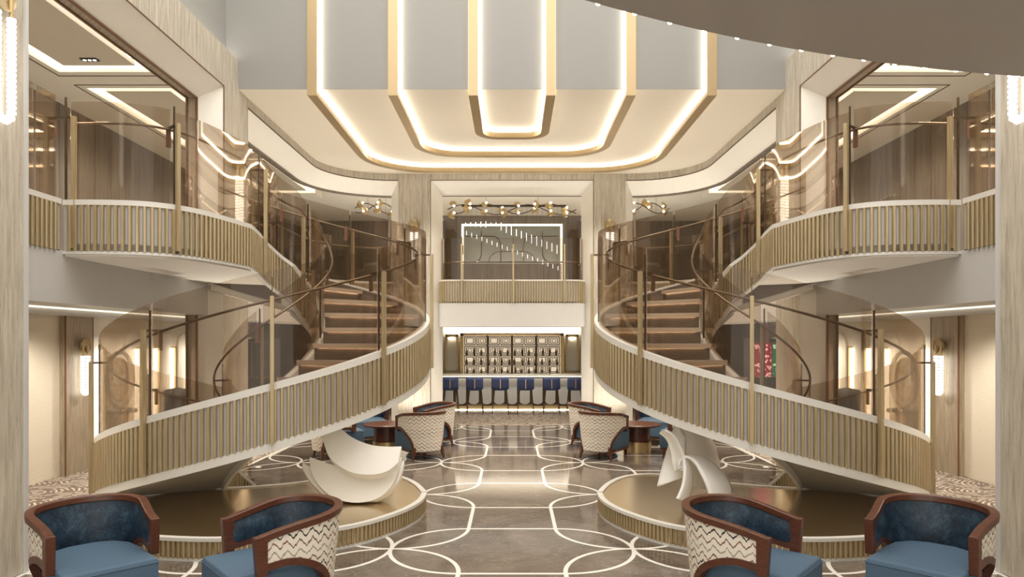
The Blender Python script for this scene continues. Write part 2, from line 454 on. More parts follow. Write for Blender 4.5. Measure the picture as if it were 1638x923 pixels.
    # outer walls: lower cream, stone bay, beige; upper timber
    b = MB(); b.box(-XO - .2, -XO, YN, 10.56, 0, HSB + .1); struct(b, 'wall_%s_cream' % S, 'ribbed_cream')
    b = MB(); b.box(-XO - .2, -XO + .10, 10.56, 11.24, 0, HSB + .1); struct(b, 'wall_%s_bay' % S, 'travertine_warm')
    b = MB(); b.box(-XO + .085, -XO + .105, 10.55, 10.565, 0, HSB); b.box(-XO + .095, -XO + .105, 11.23, 11.25, 0, HSB); struct(b, 'trim_10', 'bracket_red')
    b = MB(); b.box(-XO - .2, -XO - .02, 11.24, YB, 0, HSB + .1); struct(b, 'wall_%s_beige' % S, 'cream_paint')
    b = MB(); b.box(-XO - .2, -XO, YN, YB, HSL, 6.2); struct(b, 'wall_%s_timber' % S, 'wall_timber')
    # upper gallery ceiling with trays
    b = MB(); b.box(-XO, -XW - .3, YN, YB, 5.98, 6.1); struct(b, 'ceiling_%s_recess' % S, 'ceiling_cream')
    b = MB(); xa, xb = -6.2, -4.9
    b.box(-XO, xa, YN, YB, 5.78, 5.95); b.box(xb, -XW - .33, YN, 10.5, 5.78, 5.95)
    for y0, y1 in ((9.35, 9.95), (13.4, 13.8), (17.0, 17.6)): b.box(xa, xb, y0, y1, 5.78, 5.95)
    b.box(xb, -XW - .45, 10.5, 15.0, 5.78, 5.95); b.box(-XO + .1, -2.2, YF + .45, YB, 5.96, 5.99)
    struct(b, 'ceiling_%s_border' % S, 'cream_paint')
    b = MB()
    for y0, y1 in ((3, 9.45), (9.85, 13.5)):
        pass
    b.box(xa - .10, xa - .085, YN, 9.49, 5.774, 5.78); b.box(xb + .085, xb + .1, YN, 9.49, 5.774, 5.78); b.box(xa - .1, xb + .1, 9.475, 9.49, 5.774, 5.78)
    b.box(xa - .1, xb + .1, 9.81, 9.825, 5.774, 5.78); b.box(xa - .1, xa - .085, 9.82, 13.5, 5.774, 5.78); b.box(xb + .085, xb + .1, 9.82, 13.5, 5.774, 5.78)
    struct(b, 'trim_11', 'dark_bronze')
    ti = 0
    for y0, y1, wh in ((YN, 9.35, 'nearest'), (9.95, 13.4, 'second'), (13.8, 17.0, 'third')):
        e = E('ceiling_light_panel', (-SG * 0 + SG * (xa + xb) / 2, (y0 + y1) / 2, 5.8), 'beige ceiling panel with glowing edges, %s above the %s gallery' % (wh, S), 'ceiling light')
        b = MB(); b.box(xa + .17, xb - .17, y0 + (.0 if ti == 0 else .17), y1 - .17, 5.80, 5.86); b.obj('panel', 'tray_beige', e)
        b = MB(); b.box(xa + .03, xa + .11, y0 + .05, y1 - .03, 5.965, 5.975); b.box(xb - .11, xb - .03, y0 + .05, y1 - .03, 5.965, 5.975)
        b.box(xa + .03, xb - .03, y1 - .11, y1 - .03, 5.965, 5.975)
        if ti: b.box(xa + .03, xb - .03, y0 + .03, y0 + .11, 5.965, 5.975)
        b.obj('light_strip', 'led_cove', e); ti += 1
SG = 1
# far wall top, frame head, rear room, ceilings
b = MB(); b.box(-1.99, 1.99, YF, YF + .35, HT, HC + .05); struct(b, 'wall_back', 'travertine')
b = MB(); b.rings([[(x0, YF, HT), (x0, YF + .35, HT), (x1, YF + .35, 5.69)] for x0, x1 in ((-1.98, -1.72), (1.98, 1.72))]); struct(b, 'trim_12', 'warm_white')
b = MB(); b.box(-1.98, 1.98, YF - .008, YF, HT - .008, HT + .008)
for sx in (-1, 1): b.box(sx * 1.98 - .008, sx * 1.98 + .008, YF - .008, YF, 0, HT)
b.box(-1.73, 1.73, YF + .34, YF + .352, 5.675, 5.69)
struct(b, 'trim_13', 'dark_bronze')
b = MB(); b.box(-9.5, 9.5, YB, YB + .2, 0, 3.0); struct(b, 'wall_rear', 'cream_paint')
b = MB(); b.box(-9.5, 9.5, YB, YB + .2, 3.0, 6.3); struct(b, 'wall_rear_upper', 'wall_timber')
b = MB(); b.box(-2.25, 2.25, YF + .36, YB, 6.13, 6.25); struct(b, 'ceiling_bar', 'ceiling_cream')
pl = [(-XW, 11.031)] + [p for p in frame_path(0)[1:]]; pl += [(-x, y) for x, y in reversed(pl)]
b = MB(); b.prism(pl, HC, HC + .0008); struct(b, 'ceiling', 'ceiling_cream')
b = MB(); b.box(-XW - .2, XW + .2, 11.03, 11.2, HC + .001, 9.8); struct(b, 'ceiling_fascia', 'fascia_grey')

# ------------------------------------------------------------------ ceiling fins
def fin(xc, yh, rad, label):
    e = E('ceiling_light_fin', (0, 11.0, HC - .3), label, 'ceiling light', 'bronze U-shaped light fins')
    def path(off):
        x = xc - off; r = rad - off; yy = yh - off
        pts = [(-x, yy - r)]; 
        for k in range(1, 11):
            a = pi - pi / 2 * k / 10; pts.append((-x + r + r * cos(a), yy - r + r * sin(a)))
        return pts + [(-px, y) for px, y in reversed(pts)]
    def section(o0, o1, d0, d1):
        """swept section: o = sideways offset, d = distance off the fascia / below the ceiling"""
        rs = []
        def ring(x, y, nx, ny, vert=False, zz=0):
            out = []
            for o, d in ((o0, d0), (o1, d0), (o1, d1), (o0, d1)):
                if vert: out.append((x + nx * o, 11.03 - d, zz if zz else HC - d))
                else: out.append((x + nx * o, y + ny * o, HC - d))
            return out
        P0 = path(0)
        rs.append(ring(-xc, 0, 1, 0, True, 9.5)); rs.append(ring(-xc, 0, 1, 0, True))
        for i, (x, y) in enumerate(P0):
            a = P0[max(i - 1, 0)]; c = P0[min(i + 1, len(P0) - 1)]
            if i == 0: a = (x, y - 1)
            if i == len(P0) - 1: c = (x, y - 1)
            tx, ty = c[0] - a[0], c[1] - a[1]; L = hypot(tx, ty); nx, ny = ty / L, -tx / L
            rs.append(ring(x, y, nx, ny))
        rs.append(ring(xc, 0, -1, 0, True)); rs.append(ring(xc, 0, -1, 0, True, 9.5))
        return MB().rings(rs)
    section(-.075, .075, .05, .15).obj('bronze_body', 'fin_bronze', e)
    section(-.05, .088, .012, .048).obj('light_strip', 'led_white', e)
    section(-.085, -.06, .012, .03).obj('outer_light_strip', 'led_dim', e)
fin(3.19, 15.85, 1.4, 'outermost and widest of the three bronze U-shaped ceiling light fins')
fin(1.90, 14.5, .85, 'middle-sized of the three bronze U-shaped ceiling light fins')
fin(.62, 13.2, .38, 'innermost and narrowest of the three bronze U-shaped ceiling light fins')

# ------------------------------------------------------------------ staircases
C0 = (-3.12, 8.97); RO, RI = 2.0, .6; RISE = 3.096 / 15; SL = .00918; T0 = 135.4; DT = RISE / SL
def hs(th): return (th - T0) * SL
def pt(r, th): return (C0[0] + r * cos(R(th)), C0[1] + r * sin(R(th)))
def arc(r, t0, t1, zf, step=4):
    n = max(2, int(abs(t1 - t0) / step)); out = []
    for i in range(n + 1):
        th = t0 + (t1 - t0) * i / n; x, y = pt(r, th); out.append((x, y, zf(th)))
    return out
def tangent_normals(path, side):
    out = []
    for i, p in enumerate(path):
        a = path[max(i - 1, 0)]; c = path[min(i + 1, len(path) - 1)]
        tx, ty = c[0] - a[0], c[1] - a[1]; L = hypot(tx, ty) or 1
        out.append((side * ty / L, -side * tx / L))
    return out
def band(path, side, cap=.055, slat=.5, foot=.09, th=.05, parent=None, spacing=.067, root_tags=None):
    """path follows the top outer edge; side=+1 puts the slats to the right of travel"""
    nn = tangent_normals(path, side)
    def strip(o0, o1, z0, z1):
        b = MB(); b.rings([[(x + n[0] * o0, y + n[1] * o0, z + z0), (x + n[0] * o1, y + n[1] * o1, z + z0), (x + n[0] * o1, y + n[1] * o1, z + z1), (x + n[0] * o0, y + n[1] * o0, z + z1)] for (x, y, z), n in zip(path, nn)]); return b
    strip(-th, .022, -cap, 0).obj('cap_rail', 'balustrade_white', parent, smooth=True)
    strip(-th, 0, -cap - slat, -cap).obj('backing_panel', 'backing_grey', parent, smooth=True)
    if foot: strip(-th, .022, -cap - slat - foot, -cap - slat).obj('foot_rail', 'balustrade_white', parent, smooth=True)
    rp = resample(path, spacing); b = MB(); w = spacing * .26
    rn = tangent_normals(rp, side)
    for i in range(1, len(rp) - 1):
        p = rp[i]; q = rp[i + 1]; n = rn[i]; t = (-n[1] * side, n[0] * side); sl = (q.z - p.z) / spacing
        def cn(u, o, z): return (p.x + t[0] * u + n[0] * o, p.y + t[1] * u + n[1] * o, p.z + u * sl + z)
        zt, zb = -cap, -cap - slat
        sec = [(-w, -.002), (-w, .024), (-w * .6, .034), (w * .6, .034), (w, .024), (w, -.002)]
        b.rings([[cn(u, o, zb) for u, o in sec], [cn(u, o, zt) for u, o in sec]])
    b.obj('slat_cladding', 'slat_gold', parent)
def glass(path, side, h0, h1, parent, off=-.03, endgap=.012):
    nn = tangent_normals(path, side); t = .006
    b = MB(); b.rings([[(x + n[0] * (off - t), y + n[1] * (off - t), z + h0), (x + n[0] * (off + t), y + n[1] * (off + t), z + h0), (x + n[0] * (off + t), y + n[1] * (off + t), z + h1), (x + n[0] * (off - t), y + n[1] * (off - t), z + h1)] for (x, y, z), n in zip(path, nn)])
    return b.obj('glass_panel', 'bronze_glass', parent, smooth=True)
def post(x, y, z, n, parent, lo=-.62, hi=.90, inward=.15, drop=.19):
    """n = outward plan normal, z = band top; a flat bronze frame clasping the glass"""
    t = (-n[1], n[0])
    def bx(u0, u1, o0, o1, z0, z1, b):
        cs = [(x + t[0] * u + n[0] * o, y + t[1] * u + n[1] * o) for u, o in ((u0, o0), (u1, o0), (u1, o1), (u0, o1))]
        b.prism(cs, z + z0, z + z1)
    b = MB(); bx(-.019, .019, .035, .078, lo, hi, b); pb = b.obj('post', 'slat_gold', parent)
    b = MB(); bx(-.011, .011, -inward, .036, hi - .022, hi, b); b.obj('rail_bracket', 'dark_bronze', parent)
    b = MB(); bx(-.024, .024, -inward - .016, -inward, hi - drop - .03, hi, b); b.obj('rail_plate', 'bracket_red', parent)
    b = MB(); bx(-.007, .007, -.04, -.02, -.05, hi + .20, b); b.obj('joint_strip', 'dark_bronze', parent)
    b = MB()
    for zz in (lo + .12, -.03): bx(-.012, .012, .0, .04, zz, zz + .03, b)
    b.obj('fixing', 'gold_metal', parent)

def land_edge():
    """plan of the landing edge with the top height of the balustrade band"""
    pts = [(-4.62, 7.04, 3.55), (-4.30, 7.03, 3.55), (-3.96, 7.07, 3.55), (-3.76, 7.15, 3.55), (-3.60, 7.29, 3.55), (-3.48, 7.50, 3.55), (-3.40, 7.76, 3.55), (-3.33, 8.10, 3.55), (-3.27, 8.50, 3.55)]
    return pts
def catmull(pts, n=6):
    V = [Vector(p) for p in pts]; out = []
    for i in range(len(V) - 1):
        p0 = V[max(i - 1, 0)]; p1 = V[i]; p2 = V[i + 1]; p3 = V[min(i + 2, len(V) - 1)]
        for k in range(n):
            t = k / n; out.append(.5 * ((2 * p1) + (p2 - p0) * t + (2 * p0 - 5 * p1 + 4 * p2 - p3) * t * t + (3 * p1 - p0 - 3 * p2 + p3) * t ** 3))
    out.append(V[-1]); return [tuple(p) for p in out]

def staircase(S):
    e = E('spiral_staircase', (SG * C0[0], C0[1], 0), 'sweeping spiral staircase with bronze glass and gold slats on the %s' % S, 'staircase', 'mirrored pair of sweeping stairs')
    BT = .256
    zt = lambda th: hs(th) + BT
    # treads
    NT_ = 14
    for k in range(NT_):
        a0, a1 = T0 + k * DT, T0 + (k + 1) * DT; h = (k + 1) * RISE
        n = 5; inner = [pt(RI + .02, a0 - 1.5 + (a1 - a0 + 1.5) * i / n) for i in range(n + 1)]; outer = [pt(RO - .06, a0 - .9 + (a1 - a0 + .9) * i / n) for i in range(n + 1)]
        b = MB(); b.prism(inner + outer[::-1], h - .045, h); tr = b.obj('tread', 'tread_wood', e)
        i0, o0, i1, o1 = pt(RI + .02, a0 + .2), pt(RO - .06, a0 + .2), pt(RI + .02, a0 + 2.2), pt(RO - .06, a0 + 1.0)
        b = MB(); b.prism([i0, o0, o1, i1], h - RISE - (.04 if k else 0), h - .046); b.obj('riser', 'tread_wood', tr)
        i0, o0, i1, o1 = pt(RI + .1, a0 - .6), pt(RO - .12, a0 - .25), pt(RI + .1, a0 + .1), pt(RO - .12, a0 + .1)
        b = MB(); b.prism([i0, o0, o1, i1], h - .0515, h - .0465); b.obj('nosing_light', 'led_warm', tr)
        i0, o0, i1, o1 = pt(RI + .02, a0 - 1.7), pt(RO - .06, a0 - 1.0), pt(RI + .02, a0 - 1.3), pt(RO - .06, a0 - .85)
        b = MB(); b.prism([i0, o0, o1, i1], h - .057, h + .001); b.obj('nosing_edge', 'nosing', tr)
    # soffit: continuous helicoid with real thickness
    TE = T0 + NT_ * DT
    b = MB(); rs = []
    for i in range(61):
        th = 150 + (TE - 150) * i / 60; a, o = pt(RI + .03, th), pt(RO - .04, th); h = hs(th)
        zb = max(h - .425, .008); z1 = max(h - .36, .02)
        rs.append([(a[0], a[1], zb), (o[0], o[1], zb), (o[0], o[1], z1), (a[0], a[1], z1)])
    b.rings(rs); b.obj('soffit', 'grey_paint', e, smooth=True)
    # landing
    le = catmull(land_edge(), 4)
    poly = [(x, y) for x, y, z in le] + [(-3.29, 9.05), (-3.26, 9.30), (-3.18, 9.5)] + [pt(RI, TE - 360)] + [pt(RO - .04, TE - 360 + i * 6) for i in range(9)] + [(-XS, 10.3)]
    poly = [(max(x, -XS + .002), y) for x, y in poly]
    b = MB(); b.prism(poly, 3.012, 3.096); b.obj('landing', 'wall_timber', e)
    b = MB(); b.prism([(x - .01 if x > -4.3 else x, y + (.012 if y < 8.5 else 0)) for x, y in poly], 2.972, 3.011); b.obj('landing_soffit', 'warm_white', e)
    # outer band
    po = arc(RO, 126, 497, zt, 3)
    band(po, 1, .075, .54, .09, .05, e)
    nn = tangent_normals(po, 1); b = MB()
    b.rings([[(x - n[0] * .058, y - n[1] * .058, z - .6), (x - n[0] * .0505, y - n[1] * .0505, z - .6), (x - n[0] * .0505, y - n[1] * .0505, z - .03), (x - n[0] * .058, y - n[1] * .058, z - .03)] for (x, y, z), n in zip(po, nn)]); b.obj('inner_lining', 'tread_wood', e, smooth=True)
    # landing + inner band as one flowing line: landing edge, kink, then down the well
    inner = [(-3.27, 8.50, 3.55), (-3.27, 8.78, 3.50), (-3.29, 9.05, 3.44), (-3.27, 9.30, 3.37), (-3.19, 9.48, 3.27)] + arc(RI, 446, 134, lambda th: zt(th) - .11 + .19 * max(0, min(1, (th - 385) / 61)), 6)
    inner = catmull(inner, 2)
    full = le + inner[1:]
    band(full, 1, .055, .475, .03, .04, e)
    li = inner[8:]; nn = tangent_normals(li, 1); b = MB()
    b.rings([[(x - n[0] * .04, y - n[1] * .04, z - .66), (x + n[0] * .005, y + n[1] * .005, z - .66), (x + n[0] * .005, y + n[1] * .005, z - .561), (x - n[0] * .04, y - n[1] * .04, z - .561)] for (x, y, z), n in zip(li, nn)]); b.obj('lower_fascia', 'balustrade_white', e, smooth=True)
    # glass, outer
    ang = [211.5, 250.8, 288.5, 324, 364, 400, 434, 466, 494]
    edges = [128, 166] + ang
    for a0, a1 in zip(edges, edges[1:]):
        glass(arc(RO, a0 + .5, a1 - .5, zt, 4), 1, -.06, 1.17, e)
    for a in [128, 166] + ang[:-1]:
        x, y = pt(RO, a); post(x, y, zt(a), (cos(R(a)), sin(R(a))), e)
    # glass, landing and well
    def seg(path, i0, i1): return path[i0:i1 + 1]
    d = resample(le, .05); L = len(d)
    m = int(L * .46)
    glass([tuple(p) for p in d[1:m]], 1, -.04, 1.02, e); glass([tuple(p) for p in d[m:]] + [tuple(Vector(inner[i])) for i in range(1, 7)], 1, -.04, 1.0, e)
    for idx in (1, m):
        p = d[idx]; nrm = (.995, -.1) if idx == 1 else tangent_normals([tuple(q) for q in d], 1)[idx]; post(p.x, p.y, 3.55, nrm, e, lo=-.50, hi=.86)
    ii = resample(inner, .05); nn = tangent_normals([tuple(p) for p in ii], 1)
    cuts = [int(len(ii) * q) for q in (.085, .28, .47, .66, .85, 1.0)]
    for c0, c1 in zip(cuts, cuts[1:]): glass([tuple(p) for p in ii[c0 + 1:c1]], 1, -.04, 1.08, e)
    for c in cuts[:-1]:
        p = ii[c]; post(p.x, p.y, p.z, nn[c], e, lo=-.50, hi=.88, inward=.12)
    # handrails
    b = MB(); b.tube(arc(RO - .13, 127, 494, lambda th: zt(th) + .87, 4), .014, 8); b.obj('handrail', 'bronze', e, smooth=True)
    hp = [tuple(Vector((p[0] - n[0] * .13, p[1] - n[1] * .13, p[2] + .83))) for p, n in zip(le, tangent_normals(le, 1))]
    ip = [tuple(Vector((p[0] - n[0] * .13, p[1] - n[1] * .13, p[2] + .83))) for p, n in zip(inner, tangent_normals(inner, 1))][2:]
    b = MB(); b.tube(hp + ip, .014, 8); b.obj('handrail', 'bronze', e, smooth=True)
    return e

def plinth(S):
    o = [(-1.08, 8.45), (-1.27, 8.98), (-1.54, 9.42), (-1.92, 9.62), (-2.35, 9.45), (-2.89, 9.0), (-3.45, 8.76), (-4.1, 8.60), (-4.55, 8.15), (-4.62, 7.6), (-4.35, 7.05), (-3.9, 6.7), (-3.3, 6.53), (-2.7, 6.50), (-2.1, 6.68), (-1.6, 6.98), (-1.25, 7.5), (-1.09, 8.0)]
    loop = catmull([(x, y, .225) for x, y in o + o[:1]], 5)[:-1]
    e = E('display_plinth', (SG * -2.9, 7.9, 0), 'low brass-topped plinth with gold slatted rim carrying the %s sculpture' % ('curved bowl' if S == 'left' else 'ribbon'), 'plinth')
    b = MB(); b.prism([(x, y) for x, y, z in loop], .03, .214); b.obj('brass_top', 'brass_floor', e)
    cl = loop + loop[:2]
    n = tangent_normals(cl, 1); n = n[:-1]; cl = cl[:-1]; n[0] = n[-1] 
    def ring(o0, o1, z0, z1):
        b = MB(); b.rings([[(x + k[0] * o0, y + k[1] * o0, z0), (x + k[0] * o1, y + k[1] * o1, z0), (x + k[0] * o1, y + k[1] * o1, z1), (x + k[0] * o0, y + k[1] * o0, z1)] for (x, y, z), k in zip(cl, n)]); return b
    cx, cy = -2.9, 7.9
    sd = 1 if (cl[3][0] + n[3][0] * .1 - cx) ** 2 + (cl[3][1] + n[3][1] * .1 - cy) ** 2 > (cl[3][0] - cx) ** 2 + (cl[3][1] - cy) ** 2 else -1
    n = [(a * sd, c * sd) for a, c in n]
    ring(-.035, .03, .195, .228).obj('rim', 'balustrade_white', e, smooth=True)
    ring(-.02, .012, .0, .028).obj('base_trim', 'balustrade_white', e, smooth=True)
    rp = resample(cl, .052); rn = tangent_normals([tuple(p) for p in rp], sd); b = MB()
    for p, k in zip(rp[:-1], rn):
        t = (-k[1], k[0]); w = .016
        sec = [(-w, -.002), (-w, .012), (0, .022), (w, .012), (w, -.002)]
        b.rings([[(p.x + t[0] * u + k[0] * q, p.y + t[1] * u + k[1] * q, z) for u, q in sec] for z in (.028, .195)])
    b.obj('slat_cladding', 'slat_gold', e)

def gallery_rail(S):
    e = E('gallery_balustrade', (SG * -XS, 6.6, HSL), 'short glass balustrade with gold slats between pillar and landing, %s gallery' % S, 'balustrade')
    pth = [(-XS, YN + .03, 3.55), (-XS, 6.6, 3.55), (-XS, 6.97, 3.55)]
    band(pth, 1, .055, .475, 0, .05, e)
    glass([(-XS, YN + .04, 3.55), (-XS, 6.64, 3.55)], 1, -.04, 1.05, e); glass([(-XS, 6.67, 3.55), (-XS, 6.95, 3.55)], 1, -.04, 1.05, e)
    b = MB(); b.tube([(-XS - .13, YN, 4.38), (-XS - .13, 6.95, 4.38)], .014); b.obj('handrail', 'bronze', e)
    e = E('gallery_balustrade', (SG * -XS, 13.5, HSL), 'curved glass balustrade with gold slats behind the stair, %s gallery' % S, 'balustrade')
    pth = [(x, y, 3.55) for x, y in frame_path(.2)] + [(-2.95, YF + .2, 3.55)]
    band(pth, 1, .055, .475, 0, .05, e, spacing=.07)
    q = [tuple(p) for p in resample(pth, .2)]; k = len(q) // 4
    for i in range(4): glass(q[i * k:(i + 1) * k + 1], 1, -.04, 1.05, e)
    b = MB(); b.tube([(x - 0, y, 4.38) for x, y, z in [(p[0], p[1], 0) for p in q]], .016); b.obj('handrail', 'bronze', e)

for sg in (-1, 1):
    SG = -sg; S = 'left' if sg < 0 else 'right'
    staircase(S); plinth(S); gallery_rail(S)
SG = 1

# ------------------------------------------------------------------ balcony over the bar
def balcony():
    e = E('balcony', (0, 16.8, 2.44), 'white balcony with gold slats and glass above the bar', 'balcony')
    def pl(off, r=.28):
        w = 1.77 + off; yf = 16.3 - off; pts = [(-w, 17.0), (-w, yf + r)]
        for k in range(1, 9):
            a = pi + pi / 2 * k / 8; pts.append((-w + r + r * cos(a), yf + r + r * sin(a)))
        return pts + [(-x, y) for x, y in reversed(pts)]
    b = MB(); b.prism(pl(0), 2.44, 3.0); b.obj('slab', 'grey_paint', e)
    b = MB(); b.prism(pl(-.02), 3.0, 3.04); b.obj('deck', 'wall_timber', e)
    p = [(x, y, 3.56) for x, y in pl(-.02)]
    band(p, 1, .035, .52, 0, .05, e, spacing=.062)
    xs = [-1.2, .03, 1.25]
    q = [tuple(v) for v in resample(p, .05)]
    cuts = [0] + [min(range(len(q)), key=lambda i: abs(q[i][0] - x) + (abs(q[i][1] - 16.32))) for x in xs] + [len(q) - 1]
    for a, c in zip(cuts, cuts[1:]): glass(q[a:c + 1], 1, -.03, 1.0, e)
    for x in xs: post(x, 16.32, 3.56, (0, -1), e, lo=-.55, hi=.84)
    b = MB(); b.tube([(x, y + .1, 4.0) for x, y in pl(-.1)], .016); b.obj('handrail', 'bronze', e)
balcony()

# ------------------------------------------------------------------ bar
def bar():
    e = E('bar_counter', (0, 20.6, 0), 'white arched-front bar counter lit from below at the back', 'bar')
    b = MB(); b.box(-2.6, 2.6, 20.1, 20.9, 1.05, 1.10); b.obj('counter_top', 'marble_counter', e, bevel=.008)
    b = MB(); b.box(-2.5, 2.5, 20.34, 20.8, .16, 1.05); b.obj('body', 'dark_bronze', e)
    b = MB(); b.box(-2.5, 2.5, 20.40, 20.8, 0.02, .16); b.obj('plinth', 'gold_metal', e)
    b = MB(); b.box(-2.5, 2.5, 20.2, 20.24, 1.03, 1.045); b.obj('counter_light', 'led_soft', e)
    b = MB(); b.box(-2.5, 2.5, 20.36, 20.39, .02, .05); b.obj('foot_light', 'led_cove', e)
    n = 13
    for i in range(n):
        xc = -2.28 + i * .38; w = .15
        pr = [(-w, .98), (-w, .30)] + [(-w + w * (1 - cos(pi * k / 8)), .30 - w * .6 * sin(pi * k / 8)) for k in range(1, 8)] + [(w, .30), (w, .98)]
        b = MB(); rs = [[(xc + x, y, z) for x, z in pr] for y in (20.30, 20.34)]; b.rings(rs); b.obj('arched_panel', 'grey_paint', e, bevel=.01)
    # back bar
    e = E('back_bar', (0, 21.8, 0), 'glowing back bar cabinet with square bronze lattice behind the stools', 'shelving')
    b = MB(); b.box(-1.56, 1.56, 21.9, 21.95, 1.0, 2.28); b.obj('glow_panel', 'shelf_glow', e)
    b = MB(); b.box(-1.7, 1.7, 21.4, 21.98, 0, .98); b.obj('cabinet', 'wall_timber', e)
    b = MB(); b.box(-1.64, -1.54, 21.6, 21.95, .98, 2.32); b.box(1.54, 1.64, 21.6, 21.95, .98, 2.32); b.box(-1.64, 1.64, 21.6, 21.95, 2.26, 2.34); b.obj('surround', 'gold_metal', e)
    for k in range(3):
        b = MB(); b.box(-1.54, 1.54, 21.62, 21.86, 1.02 + k * .30, 1.035 + k * .30); b.obj('shelf', 'bronze', e)
    b = MB(); cw = 3.04 / 8; chh = .30
    for i in range(8):
        for j in range(4):
            x0, z0 = -1.52 + i * cw, 1.05 + j * chh
            for m_, t_ in ((.012, .030), (.070, .024), (.125, .018)):
                xa, xb, za, zb = x0 + m_, x0 + cw - m_, z0 + m_ * .8, z0 + chh - m_ * .8
                if (i + j) % 2 and m_ > .1: continue
                b.box(xa, xb, 21.60, 21.63, za, za + t_); b.box(xa, xb, 21.60, 21.63, zb - t_, zb)
                b.box(xa, xa + t_, 21.60, 21.63, za, zb); b.box(xb - t_, xb, 21.60, 21.63, za, zb)
    for x in (-.78, 0, .78): b.box(x - .03, x + .03, 21.58, 21.64, 1.0, 2.26)
    b.obj('lattice', 'dark_bronze', e)
    # bottles
    proto = None
    for k in range(3):
        for i in range(14):
            x = -1.42 + i * .218 + random.uniform(-.03, .03)
            if proto is None:
                b = MB(); b.lathe([(0, 0), (.035, 0), (.036, .13), (.012, .18), (.012, .24), (0, .24)], n=10)
                proto = b.obj('bottle', 'glass_bottle', None, smooth=True); proto['label'] = 'amber bottle among many on the glowing back bar shelves'; proto['category'] = 'bottle'; proto['group'] = 'bottles on the back bar'; o = proto
            else: o = proto.copy(); COL.objects.link(o)
            o.location = (x, 21.72, 1.036 + k * .30)
    # lit side columns
    for sx, w in ((-1, 'left'), (1, 'right')):
        e = E('wall_display_niche', (sx * 1.93, 21.9, 0), 'softly lit pale niche with bronze frame, %s of the back bar' % w, 'niche')
        c = sx * 1.93
        b = MB(); b.box(c - .14, c + .14, 21.93, 21.98, 1.15, 2.22); b.obj('panel', 'warm_white', e)
        b = MB(); b.box(c - .20, c - .14, 21.85, 21.98, 1.1, 2.3); b.box(c + .14, c + .2, 21.85, 21.98, 1.1, 2.3); b.box(c - .2, c + .2, 21.85, 21.98, 2.22, 2.3); b.box(c - .2, c + .2, 21.85, 21.98, 1.05, 1.13); b.obj('frame', 'gold_metal', e)
        b = MB(); b.box(c - .08, c + .08, 21.90, 21.93, 2.17, 2.2); b.obj('light_strip', 'led_bright', e)
    b = MB(); b.box(-2.2, 2.2, 21.85, 21.95, 2.42, 2.44); thing(b, 'cove_light', 'led_cove', 'bright cove light strip above the back bar lattice', 'light')
    b = MB(); b.box(-2.3, 2.3, 17.6, 21.99, 2.60, 2.72); struct(b, 'ceiling_bar_lower', 'cream_paint')
    b = MB(); b.box(-1.7, 1.7, 17.62, 17.70, 2.45, 2.60); struct(b, 'trim_14', 'cream_paint')
    b = MB(); b.box(-2.3, 2.3, 17.6, 21.99, 2.73, HSL); struct(b, 'floor_bar_upper', 'wall_timber')
    b = MB(); b.box(-1.7, 1.7, 17.72, 17.76, 2.575, 2.59); thing(b, 'cove_light', 'led_soft', 'cove light strip under the balcony in front of the bar', 'light')
bar()
def stool():
    e = E('bar_stool', (0, 0, 0), 'x', 'stool', 'blue bar stools in front of the bar', local=True)
    def bs(u, v):
        a = (u - .5) * 1.5; return (.235 * sin(a) / sin(.75), -.20 + .10 * (1 - cos(a)), .72 + v * .33)
    b = MB(); b.grid(bs, 10, 4); b.obj('backrest', 'royal_blue', e, smooth=True, solid=.035, mirror=1)
    b = MB(); b.box(-.20, .20, -.17, .20, .68, .76); b.obj('seat', 'royal_blue', e, bevel=.02, mirror=1)
    for sx in (-1, 1):
        for sy in (-1, 1):
            b = MB(); b.tube([(sx * .17, sy * .15, .69), (sx * .235, sy * .21, 0)], [.017, .011], 6); b.obj('leg', 'dark_bronze', e, mirror=1)
    b = MB(); b.tube([(-.21, -.18, .24), (.21, -.18, .24), (.21, .18, .24), (-.21, .18, .24)], .009, 6, close=True); b.obj('footrest', 'gold_metal', e, mirror=1)
    b = MB(); b.box(-.012, .012, -.225, -.20, .74, 1.0); b.obj('back_seam', 'gold_metal', e, mirror=1)
    return e
st = stool(); index_kids()
labs = ['leftmost blue bar stool, partly hidden by the opening frame', 'second blue bar stool from the left at the bar', 'third blue bar stool from the left at the bar',
        'third blue bar stool from the right at the bar', 'second blue bar stool from the right at the bar', 'rightmost blue bar stool, partly hidden by the opening frame']
for i, x in enumerate((-1.76, -1.06, -.33, .39, 1.13, 1.81)):
    o = st if i == 0 else copy_tree(st)
    o.location = (x, 19.6, 0); o['label'] = labs[i]

# ------------------------------------------------------------------ upper rear room: mirror, chandeliers
e = E('wall_mirror', (0, 21.9, 3.7), 'grey mirror with bronze curved lines and glowing border above the bar', 'mirror')
b = MB(); b.box(-1.55, 1.55, 21.92, 21.95, 3.9, 5.78); b.obj('panel', 'mirror_panel', e)
b = MB(); b.box(-1.62, 1.62, 21.90, 21.94, 5.78, 5.85); b.box(-1.62, -1.55, 21.90, 21.94, 3.7, 5.80); b.box(1.55, 1.62, 21.90, 21.94, 3.7, 5.80); b.obj('glowing_border', 'led_dim', e)
b = MB(); b.box(-1.6, 1.6, 21.90, 21.96, 3.6, 4.62 - .05); b.obj('timber_base', 'wall_timber', e)
def arcline(b, pts): b.bar([(x, 21.905, z) for x, z in pts], .01, .025) if 0 else b.tube([(x, 21.905, z) for x, z in pts], .016, 5)
b = MB()
for sx in (-1, 1):
    arcline(b, [(sx * 1.5, 5.45), (sx * .55, 5.45), (sx * .42, 5.36), (sx * .36, 5.2), (sx * .36, 4.62)])
    arcline(b, [(sx * .98, 5.6), (sx * .98, 4.85), (sx * 1.05, 4.7), (sx * 1.2, 4.63), (sx * 1.5, 4.62)])
